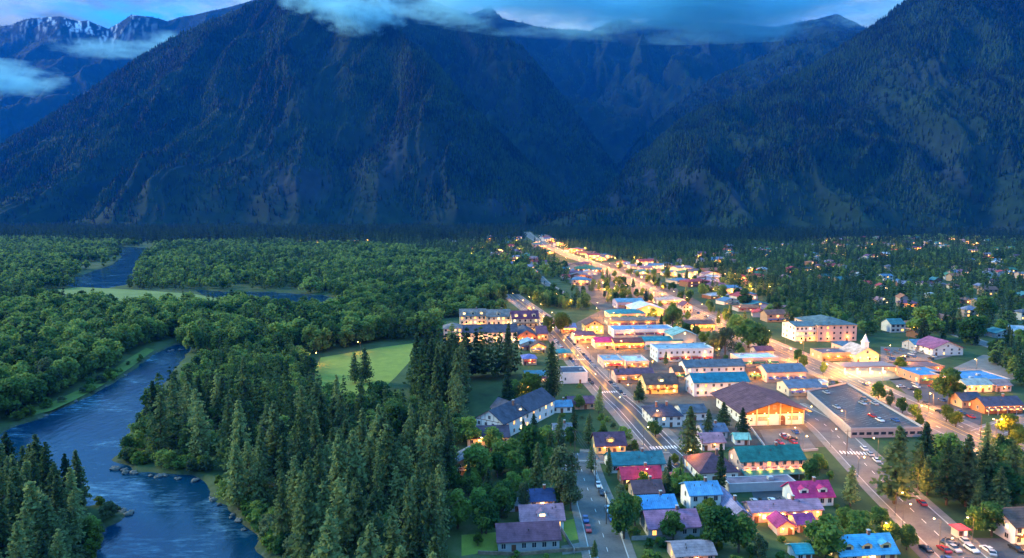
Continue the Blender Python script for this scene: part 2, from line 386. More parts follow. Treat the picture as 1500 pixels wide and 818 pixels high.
def mountain(name, ridge, d_ridge, d_base, u0, u1, nu, ns, amp, seed, power=1.15, trees=0, th=(14, 26), rock_f=None, snow_f=None, tree_label=None, gully=(0.006, 0.0012), rbias=0.0):
    px = np.linspace(u0, u1, nu); s = np.concatenate([np.linspace(0, 1, ns), np.linspace(1, 1.45, ns//5)[1:]])
    py = interp(ridge, px); D1 = interp(d_ridge, px); D0 = interp(d_base, px)
    S, PX = np.meshgrid(s, px, indexing='ij')
    D1g, D0g = D1[None, :], D0[None, :]
    D = D0g+(D1g-D0g)*S + (vnoise(PX/60, PX*0, seed+3)-0.5)[:]*240*np.clip(1-S*4, 0, 1)
    zr = np.array([height_at(a_, b_, c_)[1] for a_, b_, c_ in zip(px, py, D1)])
    zr = np.maximum(zr, 2.0)
    Xw = (PX-CX)/FPX*D
    sf = np.minimum(S, 1.0)
    prof = sf**power; prof = np.where(S > 1, 1-(S-1)*1.6, prof)
    Zw = zr[None, :]*prof
    env = np.sin(np.clip(sf, 0, 1)*pi)**0.7*np.clip(zr[None, :]/600, 0.05, 1)
    lat = Xw*gully[0] + (fbm(Xw*0.002, D*0.002, seed+5, 2)-0.5)*3
    gl = ridged(lat*0.55, D*gully[1], seed, 4)-0.62
    rough_ = fbm(Xw*0.006, D*0.006, seed+9, 5)-0.5
    Zw = Zw + amp*env*(gl*2.0 + rough_*0.6)
    Zw = Zw + (fbm(Xw*0.02, D*0.02, seed+2, 3)-0.5)*14*np.clip(zr[None, :]/300, 0, 1)*np.clip(S*8, 0, 1)
    Zw = Zw + 130*np.clip(fbm(Xw*0.0022, D*0.0022, seed+61, 3)-0.38, 0, 1)*np.sin(np.clip(S/0.35, 0, 1)*pi)     # foothills
    Zw = np.maximum(np.where(S < 1e-6, -3.0, Zw), -3.0)
    rk = fbm(Xw*0.0042, (Zw+D*0.3)*0.0030, seed+21, 5)
    streak = fbm(Xw*0.018, D*0.002, seed+31, 4)
    rock = np.clip((rk*0.65+streak*0.35-0.58+rbias)*7, 0, 1)*0.5
    if rock_f is not None:
        gx = (PX-CX)/FPX; _px = PX; _py = np.zeros_like(PX)
        cp, sp = cos(PITCH), sin(PITCH)
        f_ = D*cp-(Zw-CAM_H)*sp; _py = CY-FPX*(D*sp+(Zw-CAM_H)*cp)/f_
        rock = np.clip(rock + rock_f(_px, _py)*np.clip(streak*2.4-0.5, 0, 1.2), 0, 1)
    snow = np.zeros_like(rock)
    if snow_f is not None: snow = snow_f(PX, Zw, D, zr[None, :])
    ok = {'rock': ('POINT', rock.ravel()), 'snow': ('POINT', snow.ravel())}
    V = np.stack([Xw.ravel(), D.ravel(), Zw.ravel()], 1)
    structure(link(name, big_mesh(name, V, grid_faces(len(s), nu), M_MTN, True, ok)))
    if trees:
        # trees scattered over the slope, thin on rock
        n = trees*3
        si = np.sqrt(rng.uniform(0.0, 1.0, n)); ui = rng.uniform(0, 1, n)
        fs, fu = np.minimum(si, 0.999)*(ns-1), ui*(nu-1.001)
        i0, j0 = fs.astype(int), fu.astype(int); a_, b_ = fs-i0, fu-j0
        def samp(A): return (A[i0, j0]*(1-a_)*(1-b_)+A[i0+1, j0]*a_*(1-b_)+A[i0, j0+1]*(1-a_)*b_+A[i0+1, j0+1]*a_*b_)
        rr = samp(rock); x, y, z = samp(Xw), samp(D), samp(Zw)
        dens = np.clip(fbm(x*0.004, y*0.004, seed+77, 4)*2.6-0.6, 0.12, 1)*(1-0.93*rr)
        keep = rng.uniform(0, 1, n) < dens
        q = np.nonzero(keep)[0][:trees]; n = len(q)
        pos = np.stack([x[q], y[q], z[q]-1.0], 1)
        h = rng.uniform(th[0], th[1], n)*rng.uniform(0.7, 1.15, n); tint = np.clip(fbm(x[q]*0.006, y[q]*0.006, seed+50, 3)*0.7+rng.uniform(0, 0.45, n)-0.1, 0, 1)
        scatter(name.replace('mountain', 'slope')+'_forest', CONES, pos, h, rng.uniform(0.9, 1.35, n), M_MTNF, tint, tree_label, 'forest')

def snow4(PX, Zw, D, zr):
    n = fbm(PX*0.30, Zw*0.010, 91, 4); el = np.clip((Zw/zr-0.80)*6, 0, 1)
    return np.clip((n-0.56)*9, 0, 1)*el*np.clip(1-np.abs(PX-140)/120, 0, 1)
def blob(cx, cy_, rx, ry): return lambda x, y: np.exp(-(((x-cx)/rx)**2+((y-cy_)/ry)**2))
def sumb(*bs): return lambda x, y: sum(k*blob(*q)(x, y) for k, q in bs)
mountain('snowy_mountain', [(-300,90),(-100,58),(0,41),(40,37),(62,28),(110,24),(135,31),(150,30),(178,43),(192,35),(212,22),(240,25),(262,31),(285,24),(300,22),(360,8),(450,-20),(620,-30)],
         [(-300,9000),(620,9500)], [(-300,5200),(620,5600)], -300, 620, 420, 130, 320, 11, 1.25, 9000, (16, 26), None, snow4, 'dark blue conifer forest on the far snow dusted mountain at upper left', (0.004, 0.0008), 0.05)
mountain('canyon_mountain', [(440,-60),(600,-10),(660,12),(690,22),(718,12),(735,27),(800,42),(860,46),(900,27),(930,36),(985,24),(1010,35),(1060,35),(1120,41),(1180,28),(1210,21),(1250,40),(1300,66),(1400,70),(1550,70)],
         [(440,7000),(860,8600),(1000,8800),(1550,7400)], [(440,3600),(860,4300),(1550,3600)], 440, 1550, 460, 150, 380, 23, 1.0, 30000, (16, 28), None, None, 'dark conifer forest on the misty canyon mountain in the middle distance', (0.0045, 0.0006), 0.05)
mountain('canyon_spur_mountain', [(500,-60),(600,-12),(650,6),(720,38),(770,74),(800,112),(840,162),(872,206),(900,246),(930,290),(960,333)],
         [(500,6000),(700,5600),(830,4800),(960,3700)], [(500,3400),(960,3150)], 500, 960, 300, 120, 240, 31, 1.05, 12000, (15, 26), None, None, 'conifers on the steep spur left of the canyon mouth', (0.006, 0.0008), 0.06)
mountain('canyon_shoulder_mountain', [(835,333),(862,306),(890,264),(930,212),(980,160),(1040,112),(1130,72),(1200,48),(1250,44),(1330,60),(1420,60)],
         [(835,3900),(900,4600),(1040,5600),(1250,6400),(1420,6400)], [(835,3300),(1420,3500)], 835, 1420, 300, 120, 240, 67, 1.05, 14000, (15, 26), None, None, 'conifers on the shoulder right of the canyon mouth', (0.006, 0.0008), 0.04)
mountain('central_mountain', [(-420,420),(-250,345),(-100,278),(0,222),(60,187),(130,142),(200,97),(270,54),(330,27),(390,2),(450,-32),(510,-40),(555,-8),(580,40),(600,60),(625,76),(660,118),(700,165),(740,205),(790,255),(830,295),(870,331)],
         [(-420,3500),(0,4300),(300,4700),(480,4900),(560,4300),(600,3800),(700,3500),(870,3080)], [(-420,2650),(870,2780)], -420, 870, 620, 190, 190, 41, 1.12, 85000, (15, 28),
         sumb((0.9, (440,270,60,30)), (0.7, (640,240,90,45)), (0.8, (740,300,70,20)), (0.5, (560,250,60,40)), (0.4, (330,250,120,30))), None, 'dark conifer forest covering the big central mountain slope', (0.007, 0.0012), -0.02)
mountain('right_mountain', [(770,338),(800,333),(850,312),(885,284),(920,240),(950,215),(1000,172),(1060,148),(1120,125),(1180,95),(1230,62),(1275,28),(1310,-4),(1360,-40),(1450,-90),(1550,-130),(1750,-200)],
         [(770,2850),(850,3000),(950,3350),(1100,3800),(1300,4100),(1750,4200)], [(770,2650),(1000,2450),(1300,2250),(1750,2150)], 770, 1750, 560, 190, 170, 57, 1.12, 85000, (15, 28),
         sumb((1.2, (935,262,55,14)), (1.0, (880,300,50,14)), (0.9, (1090,290,70,22)), (0.8, (1380,235,110,35)), (0.5, (1230,150,60,30)), (0.7, (990,265,60,30))), None, 'dark conifer forest covering the right mountain slope', (0.008, 0.0012), -0.02)

# ------------------------------------------------------------------ lawns and meadows
def ground_mat(name, c1, c2, scale=0.15, c3=None, rough=0.9, fine=1.5):
    m, t, b = new_mat(name); g = node(t, 'ShaderNodeNewGeometry')
    n1 = node(t, 'ShaderNodeTexNoise', Scale=scale, Detail=8, Roughness=0.7); t.links.new(g.outputs['Position'], n1.inputs['Vector'])
    r = ramp(t, [(0.3, c1), (0.68, c2)] if c3 is None else [(0.28, c1), (0.5, c2), (0.72, c3)]); t.links.new(n1.outputs['Fac'], r.inputs[0])
    n2 = node(t, 'ShaderNodeTexNoise', Scale=fine, Detail=5, Roughness=0.8); t.links.new(g.outputs['Position'], n2.inputs['Vector'])
    r2 = ramp(t, [(0.3, (0.7,)*3), (0.7, (1, 1, 1))]); t.links.new(n2.outputs['Fac'], r2.inputs[0])
    mx = node(t, 'ShaderNodeMix', data_type='RGBA', blend_type='MULTIPLY'); mx.inputs['Factor'].default_value = 1
    t.links.new(r.outputs[0], mx.inputs['A']); t.links.new(r2.outputs[0], mx.inputs['B']); t.links.new(mx.outputs['Result'], b.inputs['Base Color'])
    b.inputs['Roughness'].default_value = rough; b.inputs['Specular IOR Level'].default_value = 0.2
    return m
M_LAWN = ground_mat('lawn_grass', (0.16, 0.21, 0.03), (0.27, 0.31, 0.05))
M_MEAD = ground_mat('meadow_grass', (0.11, 0.17, 0.04), (0.20, 0.25, 0.07), 0.03)
M_YARD = ground_mat('yard_grass', (0.03, 0.05, 0.018), (0.075, 0.11, 0.03), 0.10, (0.15, 0.14, 0.08))
M_ASPH = ground_mat('asphalt', (0.045, 0.047, 0.052), (0.085, 0.086, 0.09), 0.12, rough=0.42)
M_ASPL = ground_mat('worn_asphalt', (0.075, 0.072, 0.07), (0.135, 0.128, 0.12), 0.10, (0.19, 0.175, 0.155), rough=0.65)
M_PAVE = ground_mat('concrete_pavement', (0.15, 0.135, 0.12), (0.24, 0.22, 0.19), 0.2, rough=0.8)
M_DIRT = ground_mat('bare_earth', (0.12, 0.095, 0.065), (0.20, 0.16, 0.11), 0.3)
def quad(name, pts, mat, z): return sheet(name, wpoly(pts), z, mat)
quad('meadow', [(80,425),(118,421),(200,425),(285,431),(330,440),(318,447),(250,445),(170,441),(95,439),(60,434)], M_MEAD, 0.06)
quad('park_lawn', [(470,524),(500,519),(560,509),(606,503),(640,505),(600,530),(580,552),(540,590),(500,600),(460,575),(462,540)], M_LAWN, 0.03)
M_BANK = ground_mat('bank_grass', (0.07, 0.12, 0.025), (0.15, 0.21, 0.04), 0.12)
quad('riverbank_grass', [(30,614),(75,602),(110,586),(150,565),(190,540),(226,513),(214,510),(186,527),(150,553),(112,573),(70,592),(30,602)], M_BANK, 0.05)
quad('yard', [(640,730),(860,700),(872,760),(868,830),(860,880),(640,900),(600,800)], M_YARD, 0.02)
quad('house_lawn', [(676,784),(728,780),(731,806),(676,815)], M_LAWN, 0.035)
quad('house_lawn', [(824,764),(842,760),(850,790),(826,794)], M_LAWN, 0.035)
quad('driveway', [(822,800),(862,793),(876,806),(824,813)], M_PAVE, 0.045)
quad('driveway', [(988,700),(1000,700),(1020,728),(1004,730)], M_PAVE, 0.045)
quad('driveway', [(905,742),(930,738),(936,747),(908,752)], M_PAVE, 0.045)
quad('garden', [(905,700),(960,690),(1000,700),(1075,760),(1230,830),(1300,900),(925,900),(915,780)], M_YARD, 0.02)

# ------------------------------------------------------------------ tree prototypes
def quads_from(c, size, nrm_bias, rr, flat=0.0):
    """leaf-clump quads at points c (n,3)"""
    n = len(c)
    a = rr.normal(size=(n, 3)) + nrm_bias; a[:, 2] += flat
    a /= np.linalg.norm(a, axis=1)[:, None]+1e-9
    h = rr.normal(size=(n, 3)); u = np.cross(a, h); u /= np.linalg.norm(u, axis=1)[:, None]+1e-9
    v = np.cross(a, u); s = size[:, None]
    k = rr.uniform(0.6, 1.2, (n, 4, 1))
    P = np.stack([c+u*s*k[:, 0], c+v*s*0.7*k[:, 1], c-u*s*k[:, 2], c-v*s*0.7*k[:, 3]], 1)
    return P.reshape(-1, 3), np.arange(n*4).reshape(n, 4)
def conifer_cloud(seed, H, R, whorls, per, cards, round_=0.0, sz=1.0):
    rr = np.random.default_rng(seed); C, S = [], []
    for i in range(whorls):
        t = (i+rr.uniform(-.3, .3))/whorls; t = min(max(t, 0), 0.99)
        z = H*(0.13+0.87*t)
        prof = (1-t)**(0.75) * (1-round_) + round_*math.sqrt(max(0, 1-(max(t-0.35, 0)/0.66)**2))*0.8
        r0 = R*max(0.03, prof)*min(1, 0.55+t*3)
        for k in range(max(5, int(per*(0.60+0.50*prof)))):
            a = rr.uniform(0, 2*pi); r = r0*rr.uniform(0.5, 1.18)
            if rr.uniform() < 0.08: continue
            for c in range(cards):
                q = (c+0.7)/cards
                droop = -0.28*r*q*q + rr.uniform(-.12, .12)
                C.append((r*q*cos(a)+rr.uniform(-.25, .25), r*q*sin(a)+rr.uniform(-.25, .25), z+droop+0.10*r*q)); S.append(sz*rr.uniform(0.38, 0.68)*(0.55+0.45*prof))
    C = np.array(C); S = np.array(S)
    C = np.concatenate([C, [(0, 0, H*q) for q in np.linspace(0.93, 1.0, 4)]]); S = np.concatenate([S, [0.35, 0.3, 0.25, 0.2]])
    bias = np.stack([C[:, 0], C[:, 1], np.zeros(len(C))], 1); bias /= (np.linalg.norm(bias, axis=1)[:, None]+0.3)
    return quads_from(C, S, bias*0.5, rr, 0.7)
def broad_cloud(seed, H, R, lobes, n, sz=0.55, tall=1.0, z0=0.22):
    rr = np.random.default_rng(seed); L_ = []
    for k in range(lobes):
        a = rr.uniform(0, 2*pi); q = math.sqrt(rr.uniform(0.02, 1)); zz = rr.uniform(0.12, 0.88)
        env = math.sin(pi*min(max(zz*0.82+0.16, 0), 1))**0.7
        L_.append((R*0.72*q*env*cos(a), R*0.72*q*env*sin(a), H*(z0+(0.92-z0)*zz), R*rr.uniform(0.26, 0.48)))
    L_.append((0, 0, H*0.82, R*0.42))
    C = []
    for k in range(n):
        x, y, z, r = L_[rr.integers(0, len(L_))]
        d = rr.normal(size=3); d /= np.linalg.norm(d); q = rr.uniform(0.55, 1.08)
        if d[2] < -0.4 and rr.uniform() < 0.6: d[2] *= -1
        C.append((x+d[0]*r*q, y+d[1]*r*q, z+d[2]*r*q*1.1*tall, d[0], d[1], d[2]))
    C = np.array(C); S = sz*rr.uniform(0.6, 1.25, len(C))
    return quads_from(C[:, :3], S, C[:, 3:]*1.3, rr, 0.2)
def trunk_mesh(name, H, r, limbs, seed):
    rr = random.Random(seed); b = MB()
    b.tube([(0, 0, -0.5), (0.05, 0.03, H*0.3), (-.05, .05, H*0.65), (0, 0, H*0.96)], [r*1.25, r, r*0.6, r*0.12], 7)
    for k in range(limbs):
        z = H*rr.uniform(0.22, 0.6); a = rr.uniform(0, 2*pi); l = H*rr.uniform(0.15, 0.28)
        b.tube([(0, 0, z), (l*.5*cos(a), l*.5*sin(a), z+l*.35), (l*cos(a), l*sin(a), z+l*.75)], [r*.45, r*.3, r*.1], 5)
    return b.mesh(name, M_BARK)
PROTO = {}
def proto(kind, i):
    key = (kind, i)
    if key in PROTO: return PROTO[key]
    if kind == 'fir':       # dense dark spruce / fir, 25 m
        P = conifer_cloud(100+i, 25, (4.6, 6.0, 5.2, 6.8, 5.6, 4.2, 6.2)[i], (34, 38, 30, 40, 36, 32, 28)[i], 13, 4, (0, .08, .02, .12, .25, .05, .1)[i], 1.65); cr = big_mesh('crown', *P, M_FIR if i % 3 else M_CON); tr = trunk_mesh('trunk', 24, 0.36, 0, i)
    elif kind == 'pine':    # taller, rounder, see-through crown, 32 m
        P = conifer_cloud(200+i, 32, (5.6, 6.8, 6.2, 7.6, 5.0, 7.0, 6.4)[i], (40, 36, 44, 38, 42, 30, 34)[i], 11, 4, (.28, .36, .18, .42, .25, .46, .32)[i], 1.75); cr = big_mesh('crown', *P, M_CON); tr = trunk_mesh('trunk', 31, 0.45, 3, i)
    else:
        mt = {'broad': M_BRO, 'lime': M_YEL, 'willow': M_SIL}[kind]
        if kind == 'willow': P = broad_cloud(300+i, 16, 4.6, 20, 2100, 0.5, 1.3, 0.14)
        else: P = broad_cloud(300+i, 12, 5.2, 15, 2300, 0.58)
        cr = big_mesh('crown', *P, mt); tr = trunk_mesh('trunk', 10.5, 0.3, 5, i)
    H = {'fir': 25, 'pine': 32, 'willow': 16}.get(kind, 12)
    PROTO[key] = (tr, cr, H); return PROTO[key]
TREES = []     # every individual tree, for labelling
def tree(kind, x, y, h, where, wide=1.0, z=0.0, look=None, group=None):
    i = random.randrange(7 if kind in ('fir', 'pine') else 5); tr, cr, H = proto(kind, i)
    con = kind in ('fir', 'pine')
    nm = 'conifer_tree' if con else 'broadleaf_tree'
    o = bpy.data.objects.new(nm, None); COL.objects.link(o); o.empty_display_size = 0.5
    s = h/H; o.location = (x, y, z); o.rotation_euler = (random.gauss(0, .022), random.gauss(0, .022), random.uniform(0, 2*pi)); o.scale = (s*wide, s*wide, s)
    link('trunk', tr, o); link('crown', cr, o)
    o['category'] = 'tree'
    TREES.append((o, kind, h, where, look, group))
    return o
# far copies as few-face prototypes
def lowpoly(P, keep):
    v, f = P; v = v.reshape(-1, 4, 3); idx = np.arange(len(v)); rng.shuffle(idx); v = v[idx[:keep]]; v = v.reshape(-1, 3)
    return v, np.arange(len(v)).reshape(-1, 4)
LOW_CON = []; LOW_BRO = []; LOW_BRO2 = []
for k in range(4):
    v, f = conifer_cloud(500+k, 25, 4.8, 13, 7, 2, 0.15*(k % 2), 2.5); LOW_CON.append((v/25, f))
for k in range(5):
    R_ = (4.2, 5.6, 3.4, 6.2, 4.8)[k]; tl = (1.2, 1.0, 1.5, .9, 1.2)[k]; lb_ = (7, 10, 6, 13, 9)[k]
    v, f = broad_cloud(600+k, 12, R_, lb_, 190, 1.25, tl); LOW_BRO.append((v/12, f))
    v, f = broad_cloud(650+k, 12, R_, lb_+3, 800, 0.72, tl, .12); LOW_BRO2.append((v/12, f))
KEEP = []      # (polygon) world areas where no wild tree may stand
def blocked(x, y, grow=3.0):
    out = np.zeros(x.shape, bool)
    for p in KEEP:
        a = np.array(p); x0, y0 = a.min(0)-grow; x1, y1 = a.max(0)+grow
        s = (x > x0) & (x < x1) & (y > y0) & (y < y1)
        if s.any():
            q = np.nonzero(s)[0]; out[q] |= inside(x[q], y[q], p) | (dist_poly(x[q], y[q], p) < grow)
    return out
def field(poly_px, spacing, jit=0.42):
    """jittered grid of points inside a polygon of photo pixels laid on the ground"""
    P = np.array(wpoly(poly_px)); x0, y0 = P.min(0); x1, y1 = P.max(0)
    gx, gy = np.meshgrid(np.arange(x0-(40 if spacing > 9.5 else 0), x1+(40 if spacing > 9.5 else 0), spacing), np.arange(y0-(150 if spacing > 9.5 else 0), y1+(150 if spacing > 9.5 else 0), spacing*0.9)); gx = gx.copy(); gx[1::2] += spacing*0.5
    x = gx.ravel()+rng.uniform(-jit, jit, gx.size)*spacing; y = gy.ravel()+rng.uniform(-jit, jit, gx.size)*spacing
    w_ = 0.0 if spacing < 9.5 else 1.0
    s = inside(x+w_*(fbm(x/140, y/140, 71, 3)-.5)*140, y+w_*(fbm(x/120, y/160, 72, 3)-.5)*(y*.32), P); x, y = x[s], y[s]
    s = (river_sd(x, y) > 1.5) & ~blocked(x, y); return x[s], y[s]


# ------------------------------------------------------------------ roads
GRID = radians(5.7)
def spline(pts, step=6.0):
    P = [Vector(p[:2]) for p in pts]; out = []
    for i in range(len(P)-1):
        p0, p1, p2, p3 = P[max(i-1, 0)], P[i], P[i+1], P[min(i+2, len(P)-1)]
        n = max(2, int((p2-p1).length/step))
        for k in range(n):
            t = k/n
            out.append(0.5*((2*p1)+(p2-p0)*t+(2*p0-5*p1+4*p2-p3)*t*t+(3*p1-p0-3*p2+p3)*t**3))
    out.append(P[-1]); return out
def normals(path):
    o = []
    for i in range(len(path)):
        d = (path[min(i+1, len(path)-1)]-path[max(i-1, 0)]).normalized(); o.append(Vector((d.y, -d.x)))
    return o
def ribbon(name, path, a, b, z, mat, h=0.0):
    """strip between offsets a and b to the right of the path; h > 0 makes it a raised slab"""
    n = normals(path); v, f = [], []
    for p, q in zip(path, n):
        l, r = p+q*a, p+q*b
        v += [(l.x, l.y, z), (r.x, r.y, z)]
        if h: v += [(r.x, r.y, z-h), (l.x, l.y, z-h)]
    k = 4 if h else 2
    for i in range(len(path)-1):
        j = i*k
        f.append((j, j+1, j+k+1, j+k))
        if h: f += [(j+1, j+2, j+k+2, j+k+1), (j+3, j, j+k, j+k+3)]
    me = bpy.data.meshes.new(name); me.from_pydata(v, [], f); me.materials.append(mat); me.update()
    return structure(link(name, me))
def along(path, s):
    for p, q in zip(path, path[1:]):
        l = (q-p).length
        if s <= l: return p+(q-p)*(s/l), (q-p).normalized()
        s -= l
    return path[-1], (path[-1]-path[-2]).normalized()
def length(path): return sum((q-p).length for p, q in zip(path, path[1:]))
M_LINE = paint((0.75, 0.74, 0.70), 0.7, 0.3, 0.8); M_YLINE = paint((0.70, 0.50, 0.08), 0.7, 0.3, 0.8); M_KERB = paint((0.40, 0.39, 0.37), 0.85, 0.2, 0.5)
def dashes(name, path, off, wid, z, mat, on, gap, s0=0, s1=None):
    v, f = [], []; s = s0; s1 = s1 or length(path)
    while s < s1:
        p, d = along(path, s); q, _ = along(path, min(s+on, s1)); n = Vector((d.y, -d.x))
        b0 = len(v)
        for c in (p+n*(off-wid/2), p+n*(off+wid/2), q+n*(off+wid/2), q+n*(off-wid/2)): v.append((c.x, c.y, z))
        f.append((b0, b0+1, b0+2, b0+3)); s += on+gap
    me = bpy.data.meshes.new(name); me.from_pydata(v, [], f); me.materials.append(mat); me.update(); return structure(link(name, me))
def road(name, px, wid, mat, walk=3.0, world=None, z=0.05, walks=(1, 1)):
    path = spline(world or [at(*p) for p in px])
    ribbon(name, path, -wid/2, wid/2, z, mat)
    for sgn, on in zip((-1, 1), walks):
        if not on: continue
        a, b = sorted((sgn*wid/2, sgn*(wid/2+0.3))); ribbon('kerb', path, a, b, z+0.13, M_KERB, 0.14)
        a, b = sorted((sgn*(wid/2+0.3), sgn*(wid/2+walk))); ribbon('pavement', path, a, b, z+0.12, M_PAVE, 0.14)
    KEEP.append([tuple(p+n*(wid/2+3)) for p, n in zip(path, normals(path))]+[tuple(p-n*(wid/2+3)) for p, n in reversed(list(zip(path, normals(path))))])
    return path
quad('town_pavement', [(818,486),(885,565),(985,660),(1060,655),(1240,655),(1205,560),(1150,505),(1060,462),(985,420),(900,385),(830,385),(850,430),(880,455)], ground_mat('town_paving', (0.05, 0.045, 0.04), (0.12, 0.10, 0.08), 0.06, (0.20, 0.16, 0.12)), 0.02)
KEEP.append(wpoly([(812,486),(885,565),(985,662),(985,700),(1075,830),(1500,900),(1700,700),(1540,600),(1440,530),(1400,505),(1290,490),(1260,505),(1150,490),(1060,450),(960,405),(880,400),(850,430),(870,450)]))
KEEP.append(wpoly([(688,560),(790,560),(985,560),(1000,700),(1000,900),(670,900),(675,815),(660,740),(690,700),(690,650)]))
KEEP.append(wpoly([(645,520),(645,485),(800,472),(860,458),(900,460),(860,560),(790,560),(780,545),(690,545)]))
HW = road('highway', None, 19, M_ASPL, 5.0, [(222,90),(207,190),(200,274),(196,330),(190,411),(180,500),(170,588),(161,780),(150,1000),(135,1180),(112,1360),(82,1750),(60,2150),(54,2500)])
MS = road('main_street', None, 13, M_ASPH, 4.0, [(68,247),(63,270),(57,325),(52.6,355),(44,430),(36,513),(26,600),(8,700),(-2,760)])
SS = road('side_street', [(846,664),(855,700),(873,750),(893,818),(915,900)], 10.5, M_ASPL, 2.5)
FS = road('festival_street', None, 13, M_ASPL, 3.0, [(112,120),(126,170),(130,200),(134,235),(139,270),(143,305),(139,335)])
CS = road('cross_street', None, 10, M_ASPL, 2.5, [(27,264),(45,262),(64,262)], z=0.058)
ES = road('east_street', None, 9, M_ASPL, 2.0, [(206,290),(240,310),(275,330),(330,420),(345,520)], z=0.058)
PS = road('park_road', [(835,440),(820,428),(800,415),(790,405)], 8, M_ASPL, 2.0)
ribbon('road_marking', MS, -0.35, -0.15, 0.056, M_YLINE); ribbon('road_marking', MS, 0.15, 0.35, 0.056, M_YLINE)
ribbon('road_marking', MS, -4.4, -4.2, 0.056, M_LINE); ribbon('road_marking', MS, 4.2, 4.4, 0.056, M_LINE)
ribbon('road_marking', HW, -1.9, -1.7, 0.056, M_YLINE); ribbon('road_marking', HW, 1.7, 1.9, 0.056, M_YLINE)
for o_ in (-5.4, 5.4): dashes('road_marking', HW, o_, 0.25, 0.056, M_LINE, 3, 7, 80, 700)
dashes('road_marking', SS, 0, 0.12, 0.056, M_LINE, 2.5, 6)
dashes('road_marking', FS, 0, 0.2, 0.056, M_LINE, 3, 5)
def crossing(path, s, wid):
    p, d = along(path, s); n = Vector((d.y, -d.x)); v, f = [], []
    k = -wid/2+0.6
    while k < wid/2-0.4:
        b0 = len(v)
        for c in (p+n*k-d*1.6, p+n*(k+0.6)-d*1.6, p+n*(k+0.6)+d*1.6, p+n*k+d*1.6): v.append((c.x, c.y, 0.064))
        f.append((b0, b0+1, b0+2, b0+3)); k += 1.3
    me = bpy.data.meshes.new('crosswalk'); me.from_pydata(v, [], f); me.materials.append(M_LINE); me.update(); structure(link('crosswalk', me))
crossing(MS, 27, 12); crossing(MS, 112, 12); crossing(MS, 190, 12); crossing(FS, 150, 12)

# car parks and squares
M_LOT = ground_mat('car_park_asphalt', (0.055, 0.058, 0.065), (0.11, 0.11, 0.115), 0.08, rough=0.75)
quad('car_park', [(1302,556),(1345,551),(1440,598),(1436,622),(1392,630)], M_LOT, 0.03)
quad('car_park', [(1328,797),(1400,788),(1540,790),(1560,880),(1400,870)], M_LOT, 0.03)
quad('car_park', [(1290,508),(1370,512),(1395,522),(1350,532),(1290,530)], M_ASPL, 0.03)
quad('car_park', [(1395,540),(1440,520),(1500,525),(1520,545),(1470,560)], M_PAVE, 0.03)
quad('plaza', [(1112,630),(1172,626),(1196,658),(1128,662)], M_ASPL, 0.03)
quad('forecourt', [(1205,540),(1330,530),(1330,556),(1260,560)], M_PAVE, 0.03)
quad('motel_yard', [(1100,718),(1168,716),(1180,738),(1108,742)], M_ASPH, 0.03)

# ------------------------------------------------------------------ buildings
rb_ = random.Random(21)
def roofmat(c, metal=False): return paint(c, 0.42 if metal else 0.8, 0.5, 0.3, 0.0, ('X', 0.7) if metal else ('Z', 0.35), 0.5 if metal else 0.2)
R_MAUVE, R_PLUM, R_SLATE, R_GREY = (0.20,0.085,0.12), (0.13,0.065,0.10), (0.075,0.075,0.10), (0.20,0.20,0.22)
R_RED, R_MAG, R_TEAL, R_GREEN = (0.42,0.05,0.07), (0.55,0.045,0.16), (0.03,0.20,0.24), (0.02,0.15,0.13)
R_BLUE, R_SKY, R_BROWN, R_PINK, R_MINT, R_WHITE = (0.07,0.20,0.34), (0.26,0.36,0.42), (0.13,0.075,0.06), (0.42,0.20,0.24), (0.25,0.55,0.45), (0.55,0.60,0.66)
W_WHITE, W_CREAM, W_PINK, W_TAN, W_BROWN, W_GREY, W_YEL = (0.72,0.71,0.68), (0.66,0.57,0.42), (0.60,0.42,0.36), (0.42,0.30,0.20), (0.20,0.10,0.06), (0.36,0.37,0.40), (0.66,0.50,0.22)
def wallmat(c, boards=False): return paint(c, 0.85, 0.12, 0.4, 0, ('Z', 0.3) if boards else None)
M_FRAME = paint((0.55, 0.52, 0.48), 0.6, 0.1); M_DARKWOOD = paint((0.09, 0.05, 0.03), 0.8, 0.3, 1.0); M_DARKFRAME = paint((0.10, 0.08, 0.07), 0.6, 0.1)
m, t, b = new_mat('window_glass'); b.inputs['Base Color'].default_value = (0.02, 0.03, 0.05, 1); b.inputs['Roughness'].default_value = 0.08; M_GLASS = m
M_LIT = [glow((1.0, 0.52, 0.15), 0.7), glow((1.0, 0.64, 0.27), 0.9), glow((1.0, 0.42, 0.09), 0.55)]
M_LENS = glow((1.0, 0.62, 0.22), 9.0); M_LENSW = glow((1.0, 0.86, 0.62), 8.0)
M_METAL = paint((0.13, 0.13, 0.14), 0.5, 0.2, 1.0, 0.6)
M_DOOR = paint((0.16, 0.07, 0.04), 0.6, 0.2)
WCACHE = {}
